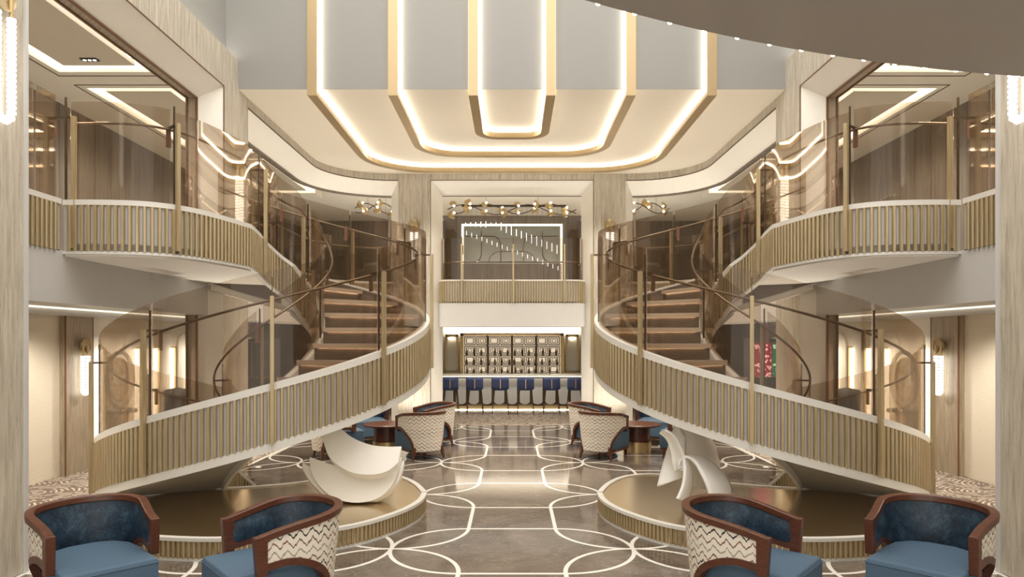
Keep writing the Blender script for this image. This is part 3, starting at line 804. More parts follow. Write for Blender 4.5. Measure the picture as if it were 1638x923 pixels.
arcline(b, [(-.75, 4.62), (-.7, 4.8), (-.55, 4.93), (-.4, 4.97), (.4, 4.97), (.55, 4.93), (.7, 4.8), (.75, 4.62)])
b.obj('inlay_lines', 'bronze', e)
for sx, w in ((-1, 'left'), (1, 'right')):
    b = MB(); b.box(sx * 1.95 - .12, sx * 1.95 + .12, 21.5, 21.98, 3.035, 5.6); thing(b, 'tall_display_cabinet', 'dark_bronze', 'tall dark cabinet %s of the glowing mirror on the upper deck' % w, 'cabinet')
e = E('mirror_rod_reflection', (0, 20.3, 6.1), 'slim glowing rods built as a reflection in the upper mirror', 'chandelier')  # mirrored rods built as emissive tubes; plate and wires are added
b = MB(); b.box(-1.5, 1.6, 20.25, 20.35, 6.08, 6.13); b.obj('ceiling_plate', 'dark_bronze', e)
for i in range(19):
    x = -1.38 + i * .151
    for r_, (zc, ln) in enumerate(((5.56 - max(0, i - 6) * .062, .10 + .02 * (i % 5) + (.1 if i > 6 else 0)), (5.30 - i * .058, .12))):
        b = MB(); b.tube([(x + .03 * r_, 20.3, zc - ln / 2), (x + .03 * r_, 20.3, zc + ln / 2)], .007, 6)
        rod = b.obj('light_rod', 'bead_light', e)
        b = MB(); b.tube([(x + .03 * r_, 20.3, zc + ln / 2), (x + .03 * r_, 20.3, 6.09)], .0015, 4); b.obj('wire', 'bronze', rod)
def branch_chandelier(x0, x1, Y, hz, n, label, seed):
    random.seed(seed)
    e = E('branch_chandelier', ((x0 + x1) / 2, Y, hz), label, 'chandelier', 'branch chandeliers with brass leaves')
    for k in range(2):
        pts = []
        for i in range(25):
            u = i / 24; pts.append((x0 + (x1 - x0) * u, Y + .08 * k, hz + (-1) ** k * .13 * sin(2 * pi * u * (1.0 if x1 - x0 < 1.5 else 2.0) + k) + (.03 if k else 0)))
        b = MB(); b.tube(pts, .012, 6); b.obj('branch', 'dark_bronze', e, smooth=True)
        for j in range(n):
            p = pts[int((j + .5) / n * 24)]
            b = MB(); a = random.uniform(0, 6.28); r = random.uniform(.11, .165)
            rs = []
            def leaf(u, v, p=p, a=a, r=r):
                t = v * 1.3; ph = (u - .5) * 2.6 + a
                return (p[0] + r * (1.15 - .9 * abs(u - .5)) * sin(t) * cos(ph), p[1] - .07 + r * .5 * (1 - cos(t)), p[2] + .02 + r * sin(t) * sin(ph))
            b.grid(leaf, 8, 4); b.obj('leaf', 'gold_metal', e, smooth=True, solid=.004)
            b = MB(); b.sphere((p[0] + .03, p[1] - .07, p[2] + .02), .03, 8); b.obj('bulb', 'bulb_dim', e)
    for x in (x0 + .3 * (x1 - x0), x0 + .7 * (x1 - x0)):
        b = MB(); b.tube([(x, Y, hz - .12), (x, Y, 6.13 if abs(x) < 2.2 else 5.96)], .004, 5); b.obj('suspension_wire', 'dark_bronze', e)
branch_chandelier(-1.66, 1.66, 17.6, 5.48, 8, 'long brass leaf branch chandelier hanging above the balcony in the middle', 3)
branch_chandelier(-4.1, -2.95, 17.8, 5.55, 3, 'brass leaf branch chandelier seen through the left corner opening', 5)
branch_chandelier(2.95, 4.1, 17.8, 5.55, 3, 'brass leaf branch chandelier seen through the right corner opening', 9)
random.seed(4)

# ------------------------------------------------------------------ sconces
def sconce(x, y, z, n, label, sc=1.0, drop=.55, gap=.11, group='beaded loop wall lamps'):
    """n = wall normal in plan; z = height of the shell centre"""
    e = E('wall_sconce', (x, y, z), label, 'wall lamp', group)
    t = (-n[1], n[0])
    def w(a, o, h): return (x + t[0] * a + n[0] * o, y + t[1] * a + n[1] * o, z + h)
    r = .135 * sc; b = MB(); rs = []
    for k in range(20):
        a = 2 * pi * k / 20
        rs.append([w(q * cos(a), d, q * sin(a)) for q, d in ((.0, .05), (r * .4, .055), (r * .8, .075), (r, .10), (r * .98, .085), (r * .6, .03), (0, .004))])
    b.rings(rs, close=True, caps=False, loop=False); b.obj('shell', 'slat_gold', e, smooth=True, mirror=1)
    hw = gap / 2
    for s_ in (-1, 1):
        b = MB(); b.tube([w(s_ * hw, .09, 0), w(s_ * hw, .09, -.16 * sc - .02)], .018 * sc); b.obj('stem', 'gold_metal', e, mirror=1)
    path = [(-hw, -.18 * sc - h * .02) for h in range(0)]
    L = []; z0 = -.18 * sc; z1 = z0 - drop
    k = 0; step = .047 * sc
    n_ = int(drop / step)
    for i in range(n_ + 1): L.append((-hw, z0 - i * step))
    zl = z0 - n_ * step
    for i in range(1, 5): a = pi * i / 5; L.append((-hw * cos(a), zl - hw * sin(a) * 1.0))
    for i in range(n_ + 1): L.append((hw, zl + i * step))
    b = MB()
    for i in range(len(L)):
        a, h = L[i]; q = L[min(i + 1, len(L) - 1)] if i < len(L) - 1 else L[i - 1]
        dx, dz = q[0] - a, q[1] - h; dl = hypot(dx, dz) or 1; dx, dz = dx / dl * step * .43, dz / dl * step * .43
        rr = .036 * sc; 
        b.tube([w(a - dx, .09, h - dz), w(a - dx * .62, .09, h - dz * .62), w(a + dx * .62, .09, h + dz * .62), w(a + dx, .09, h + dz)], [rr * .35, rr, rr, rr * .35], 8)
    b.obj('beaded_tube', 'bead_light', e, mirror=1)
    return e
for sg, S in ((-1, 'left'), (1, 'right')):
    sconce(sg * XW, 5.82, 5.05, (-sg, 0), 'large beaded loop wall lamp on the %s foreground stone pillar' % S, 1.0, .80, .17)
    sconce(sg * XW, 10.85, 4.86, (-sg, 0), 'beaded loop wall lamp on the %s stone column behind the landing glass' % S, 1.0, .62, .17)
    sconce(sg * 2.37, YF, 4.9, (0, -1), 'beaded loop wall lamp on the far stone pier %s of the balcony' % S, 1.1, .62, .12)
    sconce(sg * (XO - .1), 10.9, 2.02, (-sg, 0), 'beaded loop wall lamp in the %s lower aisle' % S, 1.0, .55, .13)

# ------------------------------------------------------------------ aisle furniture
for sg in (-1, 1):
    SG = -sg; S = 'left' if sg < 0 else 'right'
    for i, (y, w) in enumerate(((11.43, 'nearest'), (12.55, 'second nearest'), (13.2, 'middle'), (13.85, 'second farthest'), (14.5, 'farthest'))):
        e = E('arched_wall_niche', (SG * -XO, y, .4), 'pale arched niche with a vertical light strip, %s in the %s lower aisle' % (w, S), 'niche', 'arched niches along the %s aisle' % S)
        nw = .17 if i == 0 else .24; pr = [(-nw, .4), (-nw, 2.0)] + [(-nw * cos(pi * k / 10), 2.0 + nw * sin(pi * k / 10)) for k in range(1, 10)] + [(nw, 2.0), (nw, .4)]
        b = MB(); b.rings([[(x, y + a, z) for a, z in pr] for x in (-XO - .02, -XO + .03)]); b.obj('arch_panel', 'warm_white', e)
        b = MB(); b.box(-XO + .03, -XO + .14, y + .10, y + .13, .42, 1.98); b.obj('fin', 'gold_metal', e)
        b = MB(); b.box(-XO + .03, -XO + .10, y + .06, y + .09, .45, 1.95); b.obj('light_strip', 'led_soft', e)
    e = E('ring_artwork', (SG * (-XO + .06), 12.0, .95), 'oval black and gold ring artwork on the %s aisle wall' % S, 'artwork')
    b = MB(); b.tube([(-XO + .16, 11.92 + .40 * cos(a), 1.42 + .48 * sin(a)) for a in [2 * pi * k / 32 for k in range(32)]], .035, 8, close=True); b.obj('outer_ring', 'charcoal', e, smooth=True)
    b = MB(); b.tube([(-XO + .15, 11.92 + .29 * cos(a), 1.42 + .36 * sin(a)) for a in [2 * pi * k / 32 for k in range(32)]], .03, 8, close=True); b.obj('inner_ring', 'gold_metal', e, smooth=True)
    e = E('console_table', (SG * (-XO + .2), 11.95, 0), 'fluted half-round brown console table under the ring artwork, %s aisle' % S, 'console')
    b = MB(); b.lathe([(0, .84), (.31, .84), (.33, .87), (.31, .9), (0, .9)], (-XO + .08, 11.95, 0), 20, a0=-pi / 2, a1=pi / 2); b.obj('top', 'charcoal', e)
    b = MB()
    pr = []
    for k in range(61):
        a = -pi / 2 + pi * k / 60; r = .25 + (.014 if k % 2 else 0); pr.append((-XO + .08 + r * cos(a), 11.95 + r * sin(a)))
    b.prism(pr, 0, .84); b.obj('fluted_base', 'walnut', e)
    e = E('high_back_chair', (SG * -6.15, 12.9, 0), 'dark grey high-back chair in the %s lower aisle' % S, 'chair')
    b = MB(); b.grid(lambda u, v: (-6.15 + .33 * sin((u - .5) * 3.0), 12.9 - .1 - .26 * cos((u - .5) * 3.0), .42 + v * (.82 - .2 * abs(u - .5))), 12, 4); b.obj('backrest', 'charcoal', e, smooth=True, solid=.07)
    b = MB(); b.box(-6.42, -5.88, 12.72, 13.2, .2, .46); b.obj('seat', 'charcoal', e, bevel=.04)
    for sx in (-.22, .22):
        for sy in (-.1, .25):
            b = MB(); b.tube([(-6.15 + sx, 12.9 + sy, .2), (-6.15 + sx * 1.1, 12.9 + sy, 0)], [.02, .013], 6); b.obj('leg', 'walnut', e)
    # slot machines beyond the stair
    for i, (x, y, mt, cn, rz) in enumerate(((-5.15, 14.0, 'screen_red', 'red', 0), (-5.62, 14.25, 'screen_green', 'green', 0))):
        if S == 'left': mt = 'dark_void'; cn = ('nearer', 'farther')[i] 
        lab = ('slot machine with a glowing %s screen beyond the right stair' % cn) if S == 'right' else ('%s of two dark slot machines beyond the left stair' % cn)
        e = E('slot_machine', (SG * x, y, 0), lab, 'slot machine')
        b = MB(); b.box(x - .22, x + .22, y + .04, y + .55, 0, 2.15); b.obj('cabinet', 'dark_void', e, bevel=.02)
        b = MB(); b.box(x - .17, x + .17, y + .0, y + .04, 1.36, 2.05); b.obj('screen', mt, e)
        b = MB(); b.box(x - .20, x + .20, y - .18, y + .05, .95, 1.05); b.obj('button_deck', 'charcoal', e, bevel=.01)
        b = MB(); b.box(x - .19, x + .19, y - .005, y + .03, 2.06, 2.08); b.box(x - .19, x + .19, y - .005, y + .03, 1.33, 1.35); b.box(x - .195, x - .175, y - .005, y + .03, 1.33, 2.08); b.box(x + .175, x + .195, y - .005, y + .03, 1.33, 2.08); b.obj('screen_bezel', 'bronze', e)
    # partition that closes the dark gaming room behind the stair
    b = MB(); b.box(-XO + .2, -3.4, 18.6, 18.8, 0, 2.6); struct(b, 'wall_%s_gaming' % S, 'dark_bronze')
    # downlights
    for y in (6.9, 8.97):
        e = E('downlight', (SG * -5.55, y, 5.79), 'small black rectangular three-lamp downlight in the %s gallery ceiling, %s' % (S, 'nearer one' if y < 8 else 'farther one'), 'downlight')
        b = MB(); b.box(-5.66, -5.44, y - .045, y + .045, 5.785, 5.80); b.obj('housing', 'charcoal', e)
        for dx in (-.065, 0, .065):
            b = MB(); b.lathe([(0, 5.783), (.02, 5.783), (.02, 5.79), (0, 5.79)], (-5.55 + dx, y, 0), 8); b.obj('lamp', 'led_cove', e)
SG = 1

# ------------------------------------------------------------------ ring canopy over the foreground
def canopy():
    H = 4.0; pts = [(.39, 3.80), (1.79, 4.43), (3.68, 4.91)]
    (ax, ay), (bx, by), (cx, cy) = pts
    d = 2 * (ax * (by - cy) + bx * (cy - ay) + cx * (ay - by))
    ux = ((ax**2 + ay**2) * (by - cy) + (bx**2 + by**2) * (cy - ay) + (cx**2 + cy**2) * (ay - by)) / d
    uy = ((ax**2 + ay**2) * (cx - bx) + (bx**2 + by**2) * (ax - cx) + (cx**2 + cy**2) * (bx - ax)) / d
    r = hypot(ax - ux, ay - uy)
    a0, a1 = atan2(pts[0][1] - uy, pts[0][0] - ux), atan2(pts[2][1] - uy, pts[2][0] - ux)
    da = a1 - a0
    A0, A1 = a0 - da * .35, a1 + da * .20
    e = E('curved_ceiling_canopy', (2.5, 4.0, H), 'large curved grey canopy with small lights hanging at top right', 'canopy')
    b = MB(); rs = []
    for i in range(49):
        a = A0 + (A1 - A0) * i / 48; c, s = cos(a), sin(a); w = .86
        rs.append([(ux + q * c, uy + q * s, z) for q, z in ((r, H), (r, H + .03), (r - w, H + .03 + .06), (r - w, H + .06))])
    b.rings(rs); b.obj('underside', 'ring_grey', e, smooth=True)
    nb = 17
    for i in range(nb):
        a = A0 + (A1 - A0) * (.20 + i * .0475); c, s = cos(a), sin(a); x, y = ux + (r + .012) * c, uy + (r + .012) * s
        b = MB(); b.sphere((x, y, H + .014), .016, 8); cr = b.obj('edge_lamp', 'bulb', e)
    for i in (10, 24, 38):
        a = A0 + (A1 - A0) * i / 48; x, y = ux + (r - .5) * cos(a), uy + (r - .5) * sin(a)
        b = MB(); b.tube([(x, y, H + .06), (x, y, 9.5)], .01, 6); b.obj('hanging_rod', 'bronze', e)
canopy()

# ------------------------------------------------------------------ lounge chairs
def chair_proto():
    e = E('lounge_chair', (0, 0, 0), 'x', 'chair', 'blue and zigzag barrel lounge chairs', local=True)
    # plan of the shell: U shape, opening towards -Y
    pts = []
    for k in range(7): pts.append((-.355 - .02 * (k / 7), -.33 + .35 * k / 6))
    for k in range(1, 20):
        a = pi - pi * k / 20; pts.append((.378 * cos(a), .02 + .36 * sin(a)))
    pts += [(-x, y) for x, y in reversed(pts[:7])]
    N = len(pts); U = [0]
    for a, c in zip(pts, pts[1:]): U.append(U[-1] + hypot(c[0] - a[0], c[1] - a[1]))
    T = U[-1]; 
    def at(u):
        d = u * T
        for i in range(N - 1):
            if d <= U[i + 1] + 1e-9:
                k = (d - U[i]) / (U[i + 1] - U[i]); return (pts[i][0] + (pts[i + 1][0] - pts[i][0]) * k, pts[i][1] + (pts[i + 1][1] - pts[i][1]) * k)
        return pts[-1]
    def nrm(u):
        a, c = at(max(u - .01, 0)), at(min(u + .01, 1)); tx, ty = c[0] - a[0], c[1] - a[1]; L = hypot(tx, ty); return (-ty / L, tx / L)   # outward
    def ht(u):
        y = at(u)[1]; k = (y + .33) / .71; return .715 + .105 * sin(k * pi / 2)
    def hb(u):
        q = min(u, 1 - u)
        if q < .10: return .50 + .02 * (q / .10)
        if q > .31: return .15
        k = (q - .10) / .21; return .15 + .37 * math.sqrt(max(0, 1 - k * k))
    def P3(u, v, off):
        x, y = at(u); n = nrm(u); z0, z1 = hb(u), ht(u); z = z0 + (z1 - z0) * v
        fl = (z - .45) * .10 * max(0, min(1, (y + .2) / .4))
        return (x + n[0] * (off + fl), y + n[1] * (off + fl), z)
    b = MB(); b.grid(lambda u, v: P3(u, v, 0), 48, 8, lambda u, v: (u * T, hb(u) + (ht(u) - hb(u)) * v)); b.obj('outer_shell', 'zigzag_fabric', e, smooth=True, mirror=1)
    def inn(u, v):
        x, y, z = P3(u, 0, 0); z0 = max(hb(u), .34); z1 = ht(u) - .01; z = z0 + (z1 - z0) * v
        n = nrm(u); fl = (z - .45) * .10 * max(0, min(1, (at(u)[1] + .2) / .4)); pad = .035 + .03 * sin(pi * min(1, v * 1.05)) * (1 if .04 < u < .96 else .3)
        x, y = at(u); return (x + n[0] * (fl - pad), y + n[1] * (fl - pad), z)
    b = MB(); b.grid(inn, 40, 8); b.obj('inner_upholstery', 'blue_leather', e, smooth=True, mirror=1)
    # timber top rim, front posts and arched lower rails
    def sec(u, z0, z1, o0, o1, fz):
        x, y = at(u); n = nrm(u); out = []
        for o, z in ((o0, z0), (o1, z0), (o1, z1), (o0, z1)):
            zz = fz(u) + z; fl = (zz - .45) * .10 * max(0, min(1, (y + .2) / .4))
            out.append((x + n[0] * (o + fl), y + n[1] * (o + fl), zz))
        return out
    b = MB(); b.rings([sec(i / 56, -.022, .028, -.048, .014, ht) for i in range(57)]); b.obj('top_rim', 'walnut', e, smooth=True, bevel=.006, mirror=1, angle=50)
    for sx in (0, 1):
        u0 = 0 if sx == 0 else 1; d = 1 if sx == 0 else -1
        b = MB(); rs = []
        for k in range(2):
            z = hb(0) - .03 if k == 0 else ht(0) + .028
            ua, ub = u0, u0 + d * .036
            A, B = at(ua), at(ub); n = nrm(ua); y0 = -.355 if k else -.335
            rs.append([(A[0] + n[0] * .014, y0, z), (A[0] - n[0] * .048, y0, z), (B[0] - n[0] * .048, B[1], z), (B[0] + n[0] * .014, B[1], z)])
        b.rings(rs); b.obj('arm_post', 'walnut', e, bevel=.005, mirror=1)
        b = MB(); rs = []
        for k in range(22):
            u = (.012 + (.31 - .012) * k / 21); uu = u if sx == 0 else 1 - u
            # rail width measured square to the arch
            q0 = hb(u); x, y = at(uu); n = nrm(uu)
            us = min(.31, u + .002); dz = (hb(us) - hb(u)) / max(1e-6, (us - u) * T); ang = math.atan(dz) if k < 21 else -pi / 2
            w = .045; tx = -sin(ang) * w; tz = cos(ang) * w
            u2 = uu + (tx / T) * (1 if sx == 0 else -1); x2, y2 = at(min(1, max(0, u2))); n2 = nrm(min(1, max(0, u2)))
            def fl(yy, zz): return (zz - .45) * .10 * max(0, min(1, (yy + .2) / .4))
            za, zb = q0 - .006, q0 + tz
            rs.append([(x + n[0] * (.012 + fl(y, za)), y + n[1] * (.012 + fl(y, za)), za), (x + n[0] * (-.05 + fl(y, za)), y + n[1] * (-.05 + fl(y, za)), za),
                       (x2 + n2[0] * (-.05 + fl(y2, zb)), y2 + n2[1] * (-.05 + fl(y2, zb)), zb), (x2 + n2[0] * (.012 + fl(y2, zb)), y2 + n2[1] * (.012 + fl(y2, zb)), zb)])
        b.rings(rs); b.obj('arched_rail', 'walnut', e, smooth=True, mirror=1)
        uu = .325 if sx == 0 else .675; x, y = at(uu); n = nrm(uu)
        b = MB(); b.hexa([(x + dx * .6 + n[0] * .02, y + dy * .6 + n[1] * .02, 0) for dx, dy in ((-.022, -.022), (.022, -.022), (.022, .022), (-.022, .022))],
                         [(x + dx - n[0] * .035, y + dy - n[1] * .035, .22) for dx, dy in ((-.03, -.03), (.03, -.03), (.03, .03), (-.03, .03))]); b.obj('leg', 'walnut', e, mirror=1)
        fx = (-.27 if sx == 0 else .27)
        b = MB(); b.hexa([(fx + dx * .6, -.44 + dy * .6, 0) for dx, dy in ((-.022, -.022), (.022, -.022), (.022, .022), (-.022, .022))],
                         [(fx + dx * .93, -.42 + dy, .16) for dx, dy in ((-.03, -.03), (.03, -.03), (.03, .03), (-.03, .03))]); b.obj('leg', 'walnut', e, mirror=1)
    # seat: rounded box whose back follows the shell
    def seat_out(k):   # plan loop
        pl = [(-.31, -.505), (.31, -.505), (.318, -.1), (.30, .10), (.22, .24), (.1, .30), (-.1, .30), (-.22, .24), (-.30, .10), (-.318, -.1)]
        return [(x * k, -.1 + (y + .1) * k) for x, y in pl]
    b = MB(); rs = []
    for k, z in ((.965, .165), (1, .18), (1, .445), (.985, .475), (.95, .492)): rs.append([(x, y, z) for x, y in seat_out(k)])
    b.rings(rs); b.obj('seat_cushion', 'blue_fabric', e, smooth=True, bevel=.012, mirror=1)
    b = MB(); lp = [(x, y, .458) for x, y in seat_out(1.0)]; b.tube(lp, .005, 5, close=True); b.obj('seat_piping', 'blue_fabric', e, mirror=1)
    b = MB(); b.prism([(x, y) for x, y in seat_out(.97)], .125, .166); b.obj('seat_rail', 'walnut', e, mirror=1)
    return e
cp = chair_proto(); index_kids()
def facing(dx, dy): return atan2(dy, dx) + pi / 2
CH = [(-3.20, 5.20, .72, -.70, 'blue lounge chair nearest the left pillar, facing right'),
      (-1.73, 5.18, -.76, -.65, 'blue lounge chair left of centre in the foreground, zigzag side showing'),
      (1.73, 5.18, .76, -.65, 'blue lounge chair right of centre in the foreground, zigzag side showing'),
      (3.20, 5.20, -.72, -.70, 'blue lounge chair nearest the right pillar, facing left'),
      (-1.62, 12.30, -.55, .83, 'zigzag lounge chair with its back to the camera, beside the left cocktail table'),
      (1.62, 12.30, .55, .83, 'zigzag lounge chair with its back to the camera, beside the right cocktail table'),
      (-1.55, 13.75, -.90, -.43, 'lounge chair behind the left zigzag-backed chair, facing the left table'),
      (1.55, 13.75, .90, -.43, 'lounge chair behind the right zigzag-backed chair, facing the right table'),
      (-3.25, 12.35, .88, .47, 'lounge chair half hidden behind the white bowl sculpture'),
      (3.25, 12.35, -.88, .47, 'lounge chair half hidden behind the ribbon sculpture'),
      (-2.98, 14.15, .35, -.94, 'lounge chair behind the left cocktail table under the stair'),
      (2.98, 14.15, -.35, -.94, 'lounge chair behind the right cocktail table under the stair')]
for i, (x, y, dx, dy, lab) in enumerate(CH):
    o = cp if i == 0 else copy_tree(cp)
    o.location = (x, y, 0); o.rotation_euler = (0, 0, facing(dx, dy)); o['label'] = lab
for sx, S in ((-1, 'left'), (1, 'right')):
    x, y = sx * 2.38, 12.95
    e = E('cocktail_table', (x, y, 0), 'round walnut cocktail table with brass foot among the %s lounge chairs' % S, 'table', 'round cocktail tables')
    b = MB(); b.lathe([(0, .49), (.42, .49), (.44, .505), (.44, .52), (.42, .535), (0, .535)], (x, y, 0), 32); b.obj('top', 'walnut', e, smooth=True, angle=30)
    b = MB(); b.lathe([(0, .2), (.235, .2), (.235, .49), (0, .49)], (x, y, 0), 28); b.obj('pedestal', 'walnut', e, smooth=True, angle=30)
    b = MB(); b.lathe([(0, 0), (.26, 0), (.26, .2), (0, .2)], (x, y, 0), 28); b.obj('brass_foot', 'gold_metal', e, smooth=True, angle=30)

# ------------------------------------------------------------------ sculptures
def lerp_poly(pts, u):
    V = [Vector(p) for p in pts]; f = u * (len(V) - 1); i = min(int(f), len(V) - 2); t = f - i
    p0 = V[max(i - 1, 0)]; p1 = V[i]; p2 = V[i + 1]; p3 = V[min(i + 2, len(V) - 1)]
    return .5 * ((2 * p1) + (p2 - p0) * t + (2 * p0 - 5 * p1 + 4 * p2 - p3) * t * t + (3 * p1 - p0 - 3 * p2 + p3) * t ** 3)
def onplane(px, py, a, k):
    """point on the leaning plane Y = a + k*height"""
    Y = (a + k * 2.1) / (1 + k * (py - HZ) / F); return Vector(((px - CX) / F * Y, Y, EYE - (py - HZ) * Y / F))
def shell(name, top, bot, a, k, edge, belly, mat, parent, dish=.008):
    nrm = Vector((0, -1, k)).normalized(); n, m = 24, 10
    top3 = [onplane(x, y, a, k) for x, y in top]; bot3 = [onplane(x, y, a, k) for x, y in bot]
    def front(u, v):
        p = lerp_poly(top3, u).lerp(lerp_poly(bot3, u), v); s_ = sin(pi * u) * sin(pi * v)
        return p - nrm * dish * s_
    def back(u, v):
        p = lerp_poly(top3, u).lerp(lerp_poly(bot3, u), v * .93 + .0); w = math.sqrt(max(0, sin(pi * u))) * math.sqrt(max(0, sin(pi * (v * .85 + .08))))
        return p + Vector((0, .25, -1)).normalized() * edge + Vector((0, 1, -.35)).normalized() * belly * w
    b = MB(); b.grid(lambda u, v: tuple(front(u, v)), n, m); b.grid(lambda u, v: tuple(back(u, v)), n, m)
    A = lambda i, j: i * (m + 1) + j; Bo = (n + 1) * (m + 1)
    fs = []
    for i in range(n):
        fs.append((A(i, 0), A(i + 1, 0), Bo + A(i + 1, 0), Bo + A(i, 0))); fs.append((A(i, m), A(i + 1, m), Bo + A(i + 1, m), Bo + A(i, m)))
    for j in range(m):
        fs.append((A(0, j), A(0, j + 1), Bo + A(0, j + 1), Bo + A(0, j))); fs.append((A(n, j), A(n, j + 1), Bo + A(n, j + 1), Bo + A(n, j)))
    b.f += fs; b.uv = {}
    return b.obj(name, mat, parent, smooth=True, mirror=1, angle=35)
e = E('bowl_sculpture', (-1.85, 7.95, .225), 'white sculpture of stacked curved bowl segments on the left plinth', 'sculpture')
S0 = lambda L, ox=470, oy=670, s=4.614: [(ox + x / s, oy + y / s) for x, y in L]
shell('upper_bowl', S0([(290, 18), (420, 130), (560, 190), (690, 205), (795, 203)]), S0([(195, 60), (255, 270), (400, 385), (560, 412), (690, 385), (770, 320)]), 7.56, .35, .075, .10, 'plaster', e, .0)
shell('middle_bowl', S0([(120, 282), (300, 345), (480, 400), (640, 395), (798, 278)]), S0([(112, 300), (150, 440), (260, 560), (430, 618), (610, 590), (730, 480), (780, 330)]), 7.75, .40, .06, .10, 'plaster', e)
shell('rear_bowl', S0([(65, 325), (300, 420), (600, 450), (815, 305)]), S0([(60, 350), (120, 460), (260, 590), (450, 650), (620, 610), (760, 480), (812, 340)]), 7.86, .40, .05, .10, 'plaster', e)

def ribbon(name, c0, c1, y0, y1, mat, parent, bulge=.0, th=.03):
    """curved sheet between two outlines, each with its own distance"""
    A = [Vector(P(*q, yy)) for q, yy in zip(c0, y0)]; B = [Vector(P(*q, yy)) for q, yy in zip(c1, y1)]
    def fn(u, v):
        p = lerp_poly(A, u).lerp(lerp_poly(B, u), v); return (p.x, p.y - bulge * sin(pi * v), p.z)
    b = MB(); b.grid(fn, 28, 8); return b.obj(name, mat, parent, smooth=True, mirror=1, solid=th, angle=60)
e = E('ribbon_sculpture', (2.15, 8.1, .225), 'pale sculpture of curling ribbon sheets on the right plinth', 'sculpture')
T0_ = lambda L: S0(L, 1030, 670)
ribbon('tall_sheet', T0_([(242, 22), (235, 150), (230, 300), (290, 420), (340, 490)]), T0_([(470, 108), (515, 190), (545, 290), (560, 400), (565, 520)]), [8.35] * 5, [8.75] * 5, 'sculpt_grey', e, .16)
ribbon('left_wedge', T0_([(242, 22), (190, 190), (140, 350), (100, 500)]), T0_([(300, 130), (305, 270), (300, 370), (290, 425)]), [8.3, 8.15, 8.0, 7.9], [8.0, 7.95, 7.9, 7.9], 'sculpt_grey', e, .03, .045)
ribbon('curling_leaf', T0_([(115, 108), (170, 160), (198, 250), (208, 330), (225, 385)]), T0_([(160, 84), (225, 125), (275, 210), (302, 290), (292, 385)]), [7.75] * 5, [7.60] * 5, 'sculpt_grey', e, -.05)
ribbon('arching_leaf', T0_([(250, 375), (252, 320), (300, 280), (370, 315), (425, 410), (465, 500), (490, 600)]), T0_([(262, 350), (268, 295), (330, 268), (430, 285), (545, 360), (630, 470), (655, 620)]), [7.7, 7.65, 7.6, 7.5, 7.4, 7.35, 7.34], [7.6, 7.7, 7.8, 7.85, 7.8, 7.7, 7.6], 'sculpt_grey', e, .05)
ribbon('stem', T0_([(290, 285), (298, 380), (285, 490), (245, 590)]), T0_([(330, 300), (352, 390), (352, 490), (320, 610)]), [7.6, 7.5, 7.45, 7.4], [7.75, 7.7, 7.65, 7.6], 'sculpt_grey', e, .02)

# ------------------------------------------------------------------ light
def area(loc, rot, sx, sy, pw, col, name):
    l = bpy.data.lights.new(name, 'AREA'); l.shape = 'RECTANGLE'; l.size = sx; l.size_y = sy; l.energy = pw; l.color = col
    o = bpy.data.objects.new(name, l); o.location = loc; o.rotation_euler = rot; COL.objects.link(o); return o
def spot(loc, pw, col, ang=120, name='down_spot', r=.05, bl=.6, rot=(0, 0, 0)):
    l = bpy.data.lights.new(name, 'SPOT'); l.energy = pw; l.color = col; l.spot_size = R(ang); l.spot_blend = bl; l.shadow_soft_size = r
    o = bpy.data.objects.new(name, l); o.location = loc; o.rotation_euler = rot; COL.objects.link(o); return o
W = (1, .90, .76)
for sx in (-1, 1):  # fill spots added for warmth; only the nearer gallery pair has downlight fixtures
    for y in (7.2, 9.4, 12.0, 14.6): spot((sx * 5.9, y, 2.56), 95, W, 150)
    for y in (6.9, 8.9, 11.5, 14.5): spot((sx * 5.55, y, 5.76), 85, W, 150)
    spot((sx * 3.4, 18.2, 5.9), 90, W, 150)
    spot((sx * 1.0, 19.2, 2.57), 60, W, 150); spot((sx * 1.0, 19.5, 6.1), 80, W, 150)
    spot((sx * 2.6, 12.9, HC - .03), 260, (1, .88, .72), 110, r=.12)  # wash spots added under the cream ceiling, no fixtures there
    spot((sx * 1.6, 14.9, HC - .03), 230, (1, .92, .80), 120, r=.12)
    spot((sx * 1.26, 12.2, HC - .03), 200, (1, .88, .72), 110, r=.12)
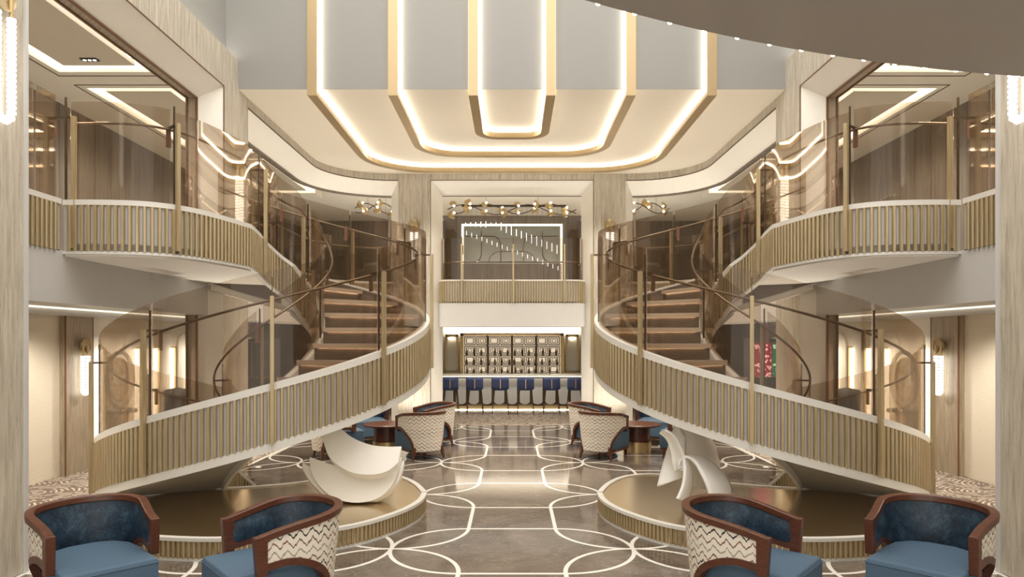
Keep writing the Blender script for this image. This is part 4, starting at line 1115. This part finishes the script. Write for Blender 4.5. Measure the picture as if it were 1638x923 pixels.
def uplight(x, y, pw, label, col=(1, .93, .82), ang=140, tilt=0, z=0.0):  # fill light added to brighten the ceilings, given a small disc as body
    e = E('fill_uplight', (x, y, z), label, 'uplight')
    b = MB(); b.lathe([(0, .004), (.045, .004), (.06, .012), (.07, .004), (.07, 0), (0, 0)], (x, y, z), 16); b.obj('ring', 'dark_bronze', e)
    b = MB(); b.lathe([(0, .008), (.044, .008)], (x, y, z), 12); b.obj('lens', 'led_dim', e)
    spot((x, y, z + .03), pw, col, ang, 'fill_uplight_lamp', .05, .5, (pi, tilt, 0))
for sx, S in ((-1, 'left'), (1, 'right')):
    uplight(sx * 2.4, 15.8, 75, 'added fill uplight at the foot of the stone pier %s of the bar' % S)
    uplight(sx * 3.9, 14.9, 160, 'added fill uplight by the %s lounge chairs near the far corner' % S)
    uplight(sx * 4.2, 11.3, 160, 'added fill uplight behind the %s staircase' % S)
    uplight(sx * 1.3, 18.6, 70, 'added fill uplight on the upper deck %s of centre behind the balcony' % S, z=3.045)
    uplight(sx * 3.6, 18.2, 70, 'added fill uplight on the upper deck beyond the %s corner opening' % S, z=3.035)
# unseen area lamp added above the atrium as overhead fill
area((0, 4.5, 9.6), (0, 0, 0), 8.0, 11.5, 330, (1, .96, .90), 'atrium_fill')
w = bpy.data.worlds.new('World'); SC.world = w; w.use_nodes = True
bg = w.node_tree.nodes['Background']; bg.inputs[0].default_value = (1.0, .94, .86, 1); bg.inputs[1].default_value = 1.15

# ------------------------------------------------------------------ camera
cam = bpy.data.cameras.new('Camera'); co = bpy.data.objects.new('Camera', cam); COL.objects.link(co)
cam.sensor_width = 36; cam.lens = 36 * F / 1638; cam.shift_y = (HZ - 461.5) / 1638
co.location = (0, 0, EYE); co.rotation_euler = (pi / 2, 0, 0); SC.camera = co
cam.clip_start = .05
SC.view_settings.view_transform = 'Standard'; SC.view_settings.look = 'None'; SC.view_settings.gamma = 1
SC.view_settings.use_curve_mapping = False; SC.view_settings.exposure = 0.7
SC.cycles.max_bounces = 10; SC.cycles.transparent_max_bounces = 40; SC.cycles.diffuse_bounces = 4; SC.cycles.glossy_bounces = 4
SC.cycles.sample_clamp_indirect = 4.0; SC.cycles.use_denoising = True
for o in bpy.data.objects:
    if '_local' in o: del o['_local']
